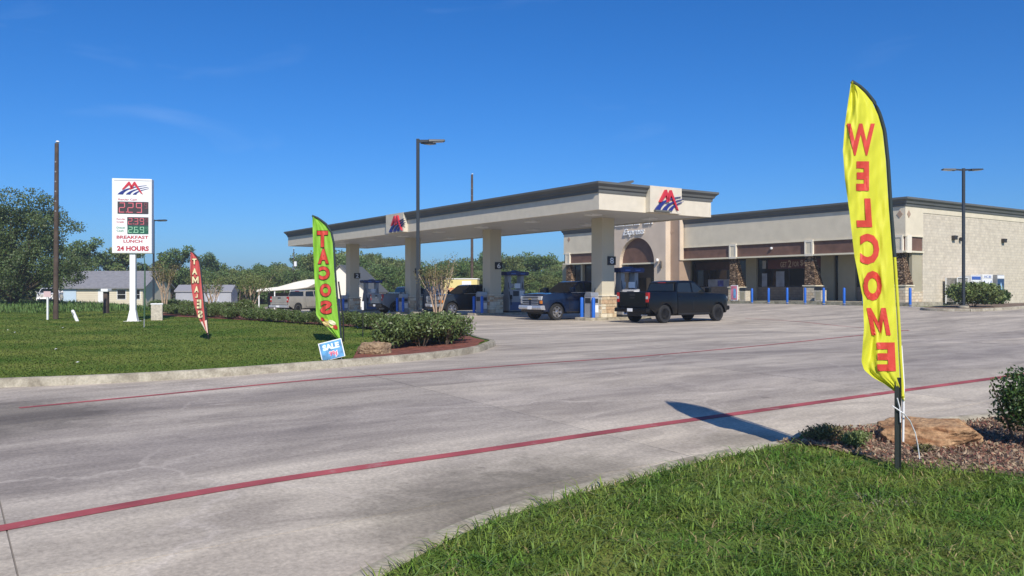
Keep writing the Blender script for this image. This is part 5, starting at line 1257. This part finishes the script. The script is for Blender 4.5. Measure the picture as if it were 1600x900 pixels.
# tacos
tx, ty = G(537, 541); 
Lt = [(337, 488), (380, 489), (430, 491), (470, 493), (492, 494), (500, 500), (515, 514), (535, 533)]
Rt = [(337, 489), (341, 499), (350, 511), (362, 519), (380, 523), (420, 525), (460, 528), (500, 532), (535, 535)]
def taco(pt, org, sail):
    m1, m2, m3 = mat('taco_shell_print', (.70, .52, .22), .6), mat('tomato_print', (.45, .04, .03), .6), mat('filling_print', (.72, .68, .45), .6)
    for (cx_, cy_, rx, ry, m) in ((513, 507, 9, 4.5, m1), (519, 504, 6, 3.5, m3), (504, 499, 3.2, 3.2, m2), (524, 511, 3.6, 3.4, m2), (510, 500, 4, 1.8, mat('lettuce_print', (.6, .6, .04), .6))):
        mb = MB(); q = [(cx_, cy_)] + [(cx_ + rx * math.cos(a * .5236) + .25 * 0, cy_ + ry * math.sin(a * .5236) + rx * .35 * math.cos(a * .5236)) for a in range(12)]
        off = -.035 if m in (m2, m3) else -.02
        mb.add([pt(a, b, off) - org for a, b in q], [(0, 1 + k, 1 + (k + 1) % 12) for k in range(12)]); mb.build('food_print', m, sail)
ft = feather('lime green feather flag with mirrored red TACOS near the kerb', ty, Lt, Rt, M_grn, M_hem,
    [('T', 495.5, 512, 361, 386, 0), ('A', 497, 513.5, 389, 412, 0), ('C', 498.5, 515, 416.5, 437, 0), ('O', 500, 517, 443.5, 463.5, 0), ('S', 500.5, 518, 470, 490.5, 0)], M_lred,
    ((.06, .9, .03, .2), (.03, 2.2, .06, .5), (.012, 4, -.09, 0)), (tx, ty), [at(537, 543, ty), at(536.5, 500, ty), at(529, 440, ty + .02)], outline=M_lout, extra=taco, hem_px=3.2, pole_r=.022)
# tamales
tx, ty = G(325, 537)
Lm = [(393, 297.5), (420, 297), (450, 299), (475, 303), (495, 309), (510, 317), (523, 324)]
Rm = [(393, 298), (396, 304), (401, 309), (408, 312.5), (420, 314.5), (445, 317), (470, 319.5), (500, 322.5), (523, 325)]
def white_tip(pt, org, sail):
    mb = MB(); q = [(313.5, 503), (323, 500), (325, 523), (323, 521)]
    mb.add([pt(a, b, -.03) - org for a, b in q], [(0, 1, 2, 3)]); mb.build('tip_print', mat('cream_tip', (.78, .66, .55), .6), sail)
feather('small red feather flag with cream mirrored TAMALES on the lawn', ty, Lm, Rm, M_redc, M_hem,
    [('T', 300, 307, 404, 413, 0), ('A', 300, 308, 419, 429, 0), ('M', 300, 310.5, 432, 442.5, 0), ('A', 303.5, 310.5, 447, 457, 0), ('L', 305, 309, 459.5, 465, 0), ('E', 307.5, 314.5, 468, 482, 0), ('S', 309, 316.5, 485, 497, 0)], M_lcream,
    ((.06, .9, .04, .2), (.02, 2.2, .07, .5)), (tx, ty), [at(325.5, 537, ty), at(325, 515, ty), at(322, 480, ty + .02)], outline=M_lout, extra=white_tip, hem_px=2.2, pole_r=.016)
# bare flag pole
x, y = G(225, 517); t = thing('bare_flag_pole', 'thin green furled flag pole right of the sign post', 'flag pole', (x, y, gz(x, y) + .1))
MB().tube([(0, 0, -.1), (.01, 0, .35)], .02, 8).build('spike', M_steel, t); MB().tube([(.01, 0, .35), (.03, 0, 1.2), (.035, 0, 2.3), (.0, 0, 2.68)], [.03, .034, .024, .010], 8).build('furled_cloth', mat('furled_green', (.05, .11, .06), .7), t, smooth=60)

# ------------------------------------------------------------------ lawn things
x, y = G(523, 570.5, .05); y += .38; x = (522 - 800) * y / FPX
t = thing('yard_sign', 'tilted blue yard sign with pink 99 price leaning at the kerb', 'yard sign', (x, y, gz(x, y) + .12), R(6)); t.rotation_euler = (R(-8), R(-14), R(6))
MB().box(-.24, .24, -.006, .006, .02, .40).build('board', M_whites, t); MB().box(-.222, .222, -.011, -.0065, .03, .382).build('print', mat('blue_sky_print', (.10, .30, .55), .5, noise=(6, .6)), t)
text_part('sign_text', 'SALE', mat('ice_white_print', (.72, .85, .88), .5), t, -.17, .17, .225, .345, -.0125, .06)
text_part('sign_text', '99¢', M_whites, t, -.07, .115, .055, .195, -.0125, .09); text_part('sign_text', '99¢', mat('pink_price', (.70, .06, .15), .5), t, -.06, .105, .065, .185, -.015, .02)
MB().tube([(-.15, .012, -.1), (-.15, .012, .3)], .004, 6).tube([(.15, .012, -.1), (.15, .012, .3)], .004, 6).build('wire_stake', M_steel, t)
from mathutils import noise as mnoise
def boulder(label, loc, rx, ry, rz, seed, m, rot=0.0):
    rng = np.random.default_rng(seed); bm = bmesh.new(); bmesh.ops.create_icosphere(bm, subdivisions=6, radius=1)
    k = [(unit(rng.normal(size=(1, 3)) * np.array([[1, 1, .8]]))[0], rng.uniform(.62, .93)) for _ in range(22)] + [(np.array((0, 0, 1.0)), .62)]
    o3 = Vector((seed * 3.1, seed * 1.7, seed * .9))
    for v in bm.verts:
        c = np.array(v.co)
        for d, lim in k:
            e = float(c @ d)
            if e > lim: c = c - d * (e - lim) * .9
        q = Vector(c)
        f = mnoise.fractal(q * 2.2 + o3, .9, 2.1, 6) * .11 + mnoise.ridged_multi_fractal(Vector((q.x * 1.2, q.y * 1.2, q.z * 6.5)) + o3, .9, 2.0, 4, .8, 2.0) * .028
        c = c * (1 + f); v.co = (c[0] * rx, c[1] * ry, max(-.3, c[2] + .25) * rz)
    me = bpy.data.meshes.new('boulder'); bm.to_mesh(me); bm.free(); me.materials.append(m); me.shade_smooth()
    o = bpy.data.objects.new('boulder', me); col.objects.link(o); o.location = loc; o.rotation_euler = (0, 0, rot); return tag(o, label, 'boulder')
y = 9.15; x = (1449 - 800) * y / FPX; boulder('long low sandstone boulder behind the welcome flag', (x, y, gz(x, y) + .05), .66, .40, .26, 4, M_rock, .05)
x, y = G(574, 557, .1); boulder('tan sandstone boulder beside the yard sign', (x + .12, y + .4, gz(x, y) + .08), .40, .36, .33, 9, sandstone('tan_rock', (.22, .14, .085), (.48, .36, .23)), .6)
x, y = G(84, 503); t = thing('notice_post', 'small pinkish notice board on a pale post by the utility pole', 'sign', (x, y - .5, gz(x, y) + .08))
MB().box(-.035, .035, -.03, .03, -.1, 1.3).build('post', M_white, t); MB().box(-.16, .16, -.045, -.033, 1.08, 1.34).build('board', mat('pink_board', (.62, .45, .45), .6), t)
x, y = G(121, 506); t = thing('marker_post', 'tilted white marker post lying over on the lawn', 'post', (x, y, gz(x, y) + .1)); t.rotation_euler = (0, R(-24), 0)
MB().lathe([(.07, -.1), (.07, .5), (.05, .55)], 12).build('tube', M_white, t, smooth=50); MB().box(-.03, .03, -.078, -.07, .3, .45).build('label_plate', M_steel, t)
x, y = G(107, 497); t = thing('post_box', 'dark post with a pale cap beyond the utility pole', 'post', (x, y + 4, gz(x, y + 4)))
MB().box(-.12, .12, -.12, .12, -.1, 1.35).build('post', M_wood, t); MB().box(-.2, .2, -.25, .25, 1.35, 1.52).build('cap', M_white, t, .03)
x, y = G(230, 506); t = thing('utility_cabinet', 'pale grey utility cabinet behind the price sign', 'cabinet', (x, y + 1, gz(x, y) + .1), R(20))
MB().box(-.24, .24, -.2, .2, 0, .72).build('body', M_bin, t, .03); MB().box(-.26, .26, -.22, .22, .72, .78).build('lid', M_white, t, .02); MB().box(-.19, .19, -.208, -.202, .1, .64).build('door', M_bin, t)
x, y = G(564, 518); t = thing('junction_box', 'small grey ground box at the hedge foot', 'box', (x, y, gz(x, y) + .13), .3)
MB().prism([(-.13, 0), (.13, 0), (.11, .16), (-.11, .16)], 'y', -.1, .1).build('body', M_bin, t, .015); MB().box(-.12, .12, -.11, .11, .16, .19).build('lid', M_kerb, t)
x, y = G(567, 532); t = thing('reflector_stake', 'thin black stake with a white strip in front of the hedge', 'stake', (x, y, gz(x, y) + .1))
MB().tube([(0, 0, -.1), (0, 0, 1.15)], .014, 6).build('rod', M_black, t); MB().box(-.03, .03, -.022, -.014, .82, 1.08).build('strip', M_whites, t)
litter = [(12, 523), (23, 527), (98, 519), (87, 556), (121, 579)]
for i, (px, py) in enumerate(litter):
    x, y = G(px, py); o = MB().add([(-.025, -.02, 0), (.025, -.02, .008), (.03, .02, .012), (-.02, .02, .008), (0, 0, .018)], [(0, 1, 4), (1, 2, 4), (2, 3, 4), (3, 0, 4), (0, 3, 2, 1)]).build('litter_scrap', M_whites); o.location = (x, y, gz(x, y) + .155)
    tag(o, 'tiny white scrap of litter on the left lawn', 'litter', 'litter scraps on the lawn')

# ------------------------------------------------------------------ houses, sheds and far things
def gabled(name, label, cat, px, Y, wd, dp, wall_h, roof_h, wall, roof, rz=0.0, over=.35, wins=(), ridge='x', base=0.0):
    X = (px - 800) * Y / FPX; t = thing(name, label, cat, (X, Y, gz(X, Y) + base), rz)
    if ridge == 'x':
        MB().prism([(-dp / 2, -.6), (dp / 2, -.6), (dp / 2, wall_h), (0, wall_h + roof_h), (-dp / 2, wall_h)], 'x', -wd / 2, wd / 2).build('wall', wall, t)
        s = roof_h / (dp / 2); o = over
        MB().prism([(-dp / 2 - o, wall_h - o * s + .02), (0, wall_h + roof_h + .02), (dp / 2 + o, wall_h - o * s + .02), (dp / 2 + o, wall_h - o * s + .15), (0, wall_h + roof_h + .16), (-dp / 2 - o, wall_h - o * s + .15)], 'x', -wd / 2 - o, wd / 2 + o).build('roof', roof, t)
    else:
        MB().prism([(-wd / 2, -.6), (wd / 2, -.6), (wd / 2, wall_h), (0, wall_h + roof_h), (-wd / 2, wall_h)], 'y', -dp / 2, dp / 2).build('wall', wall, t)
        s = roof_h / (wd / 2); o = over
        MB().prism([(-wd / 2 - o, wall_h - o * s + .02), (0, wall_h + roof_h + .02), (wd / 2 + o, wall_h - o * s + .02), (wd / 2 + o, wall_h - o * s + .15), (0, wall_h + roof_h + .16), (-wd / 2 - o, wall_h - o * s + .15)], 'y', -dp / 2 - o, dp / 2 + o).build('roof', roof, t)
    for (x0, x1, z0, z1, nm, m) in wins:
        f = MB().box(x0 - .07, x1 + .07, -dp / 2 - .05, -dp / 2 - .003, z0 - .07, z1 + .07).build(nm, M_white, t)
        if nm == 'window':
            for a, b in ((z0, (z0 + z1) / 2 - .02), ((z0 + z1) / 2 + .02, z1)): MB().box(x0, x1, -dp / 2 - .06, -dp / 2 - .052, a, b).build('pane', m, f)
    return t
M_siding = mat('cream_siding', (.68, .61, .47), .85, noise=(.6, .06)); M_roofg = mat('grey_shingle', (.22, .22, .235), .9, noise=(3, .15)); M_bluew = mat('pale_blue_wall', (.48, .60, .72), .8)
h = gabled('house', 'cream bungalow with long grey shingle roof behind the sign', 'house', 181, 96, 9.6, 7.5, 2.2, 1.75, M_siding, M_roofg, 0, .4, ((-.1, .9, -.2, 2.0, 'door', M_white), (2.0, 2.9, .9, 1.9, 'window', M_glass), (4.0, 4.5, .9, 1.9, 'window', M_glass)))
MB().box(-5.3, -2.6, -3.85, -3.753, -.5, 2.0).build('blue_wall_panel', M_bluew, h)
for k in range(9): MB().box(-2.58, 4.78, -3.775, -3.7525, -.1 + .23 * k, .1 + .23 * k).build('siding_board', M_siding, h)
MB().lathe([(.08, 0), (.08, .9)], 8, (2.9, .6, 3.2)).build('vent_pipe', M_steel, h)
M_shed = mat('grey_sheet_metal', (.36, .37, .40), .6, noise=(.8, .08)); M_shr = mat('shed_roof', (.30, .30, .32), .6)
sh = gabled('shed', 'long grey metal shed behind the red flag', 'shed', 324, 84, 5.3, 3.4, 1.75, .55, M_shed, M_shr, R(8), .12)
MB().box(.3, 1.5, -1.73, -1.703, -.2, 1.5).build('door', mat('pale_shed_door', (.46, .49, .55), .6), sh)
gabled('shed', 'low teal roofed shed between the sign and the grey shed', 'shed', 268, 118, 7.5, 6, 2.0, 1.5, M_siding, mat('teal_roof', (.10, .20, .19), .6), 0, .3)
wb = gabled('white_building', 'white gabled building behind the farthest pump', 'building', 549, 92, 5.8, 9, 1.6, 2.7, mat('white_board_wall', (.80, .76, .66), .8, noise=(.5, .05)), M_corn, R(-4), .25, ((-1.2, -.3, .4, 1.0, 'window', M_glass),), 'y')
MB().prism([(-2.9, 1.3), (-.6, 2.8), (-.5, 2.65), (-2.9, 1.1)], 'y', -5.0, -4.503).build('porch_gable', M_corn, wb)
X = (458 - 800) * 86 / FPX; cpt = thing('white_carport', 'white curved canvas carport behind the pewter pickup', 'carport', (X, 86, gz(X, 86)))
arcp = [(-3.2, 1.95), (-2.8, 2.05), (-1.0, 2.25), (.6, 2.70), (2.0, 3.0), (3.4, 3.0), (3.4, 2.92), (2.0, 2.2), (.6, 2.0), (-1.0, 1.9), (-2.8, 1.8), (-3.2, 1.75)]
MB().prism(arcp, 'y', -2, 2).build('canvas_roof', mat('white_canvas', (.80, .78, .70), .7, noise=(1, .05)), cpt, 0, 50)
for xx in (-3.0, -1.4, .2, 1.8, 3.2):
    for yy in (-1.8, 1.8): MB().box(xx - .05, xx + .05, yy - .05, yy + .05, -.3, 1.9).build('post', M_white, cpt)
MB().box(-3.1, 3.2, 1.6, 1.7, -.3, 1.6).build('back_panel', M_frame, cpt)
X = (722 - 800) * 72 / FPX; yt = thing('yellow_trailer', 'pale yellow box trailer with red lettering behind the charcoal pickup', 'trailer', (X, 72, gz(X, 72)), R(-3))
MB().box(-1.42, 1.42, -1.0, 1.0, .5, 2.55).build('body', mat('pale_yellow_panel', (.78, .66, .28), .5, noise=(.6, .1)), yt, .02); MB().box(-1.46, 1.46, -1.04, 1.04, 2.55, 2.63).build('roof_rail', M_white, yt)
text_part('lettering', 'Auto', M_lred, yt, -1.3, -.6, 1.5, 1.95, -1.006, .02, .3); MB().box(.1, .9, -1.012, -1.003, 1.85, 2.4).build('white_panel', M_whites, yt)
for s in (-.8, .8): MB().lathe([(.1, -.1), (.3, -.1), (.3, .1), (.1, .1)], 16, (s, -.9, .32), 'y').build('wheel', M_rubber, yt)
MB().box(-1.3, 1.3, -.8, .8, .32, .5).build('chassis', M_black, yt)
# fence at the far left
fn_ = thing('wooden_fence', 'weathered wooden paling fence at the far left edge', 'fence', (-46, 72, gz(-46, 72)))
for k in range(17):
    hh = 1.15 + .12 * math.sin(k * 2.3); MB().box(-3 + k * .26, -3 + k * .26 + .2, -.03, .03, -.3, hh).build('paling', M_bark, fn_)
MB().box(-3, 1.4, .033, .09, .3, .4).box(-3, 1.4, .033, .09, .8, .9).build('rail', M_bark, fn_)

# ------------------------------------------------------------------ thin summer haze
hz = MB().box(-1600, 1600, -310, 2600, -2.5, 16).build('haze', mat('haze_air', (.8, .88, 1), .5)); hz['kind'] = 'stuff'
hm = hz.data.materials[0]; hn, hl = hm.node_tree.nodes, hm.node_tree.links
hn.remove(hn['Principled BSDF']); pv = hn.new('ShaderNodeVolumePrincipled'); pv.inputs['Color'].default_value = (.86, .92, 1, 1); pv.inputs['Density'].default_value = .0007; pv.inputs['Anisotropy'].default_value = .2
hl.new(pv.outputs['Volume'], hn['Material Output'].inputs['Volume'])
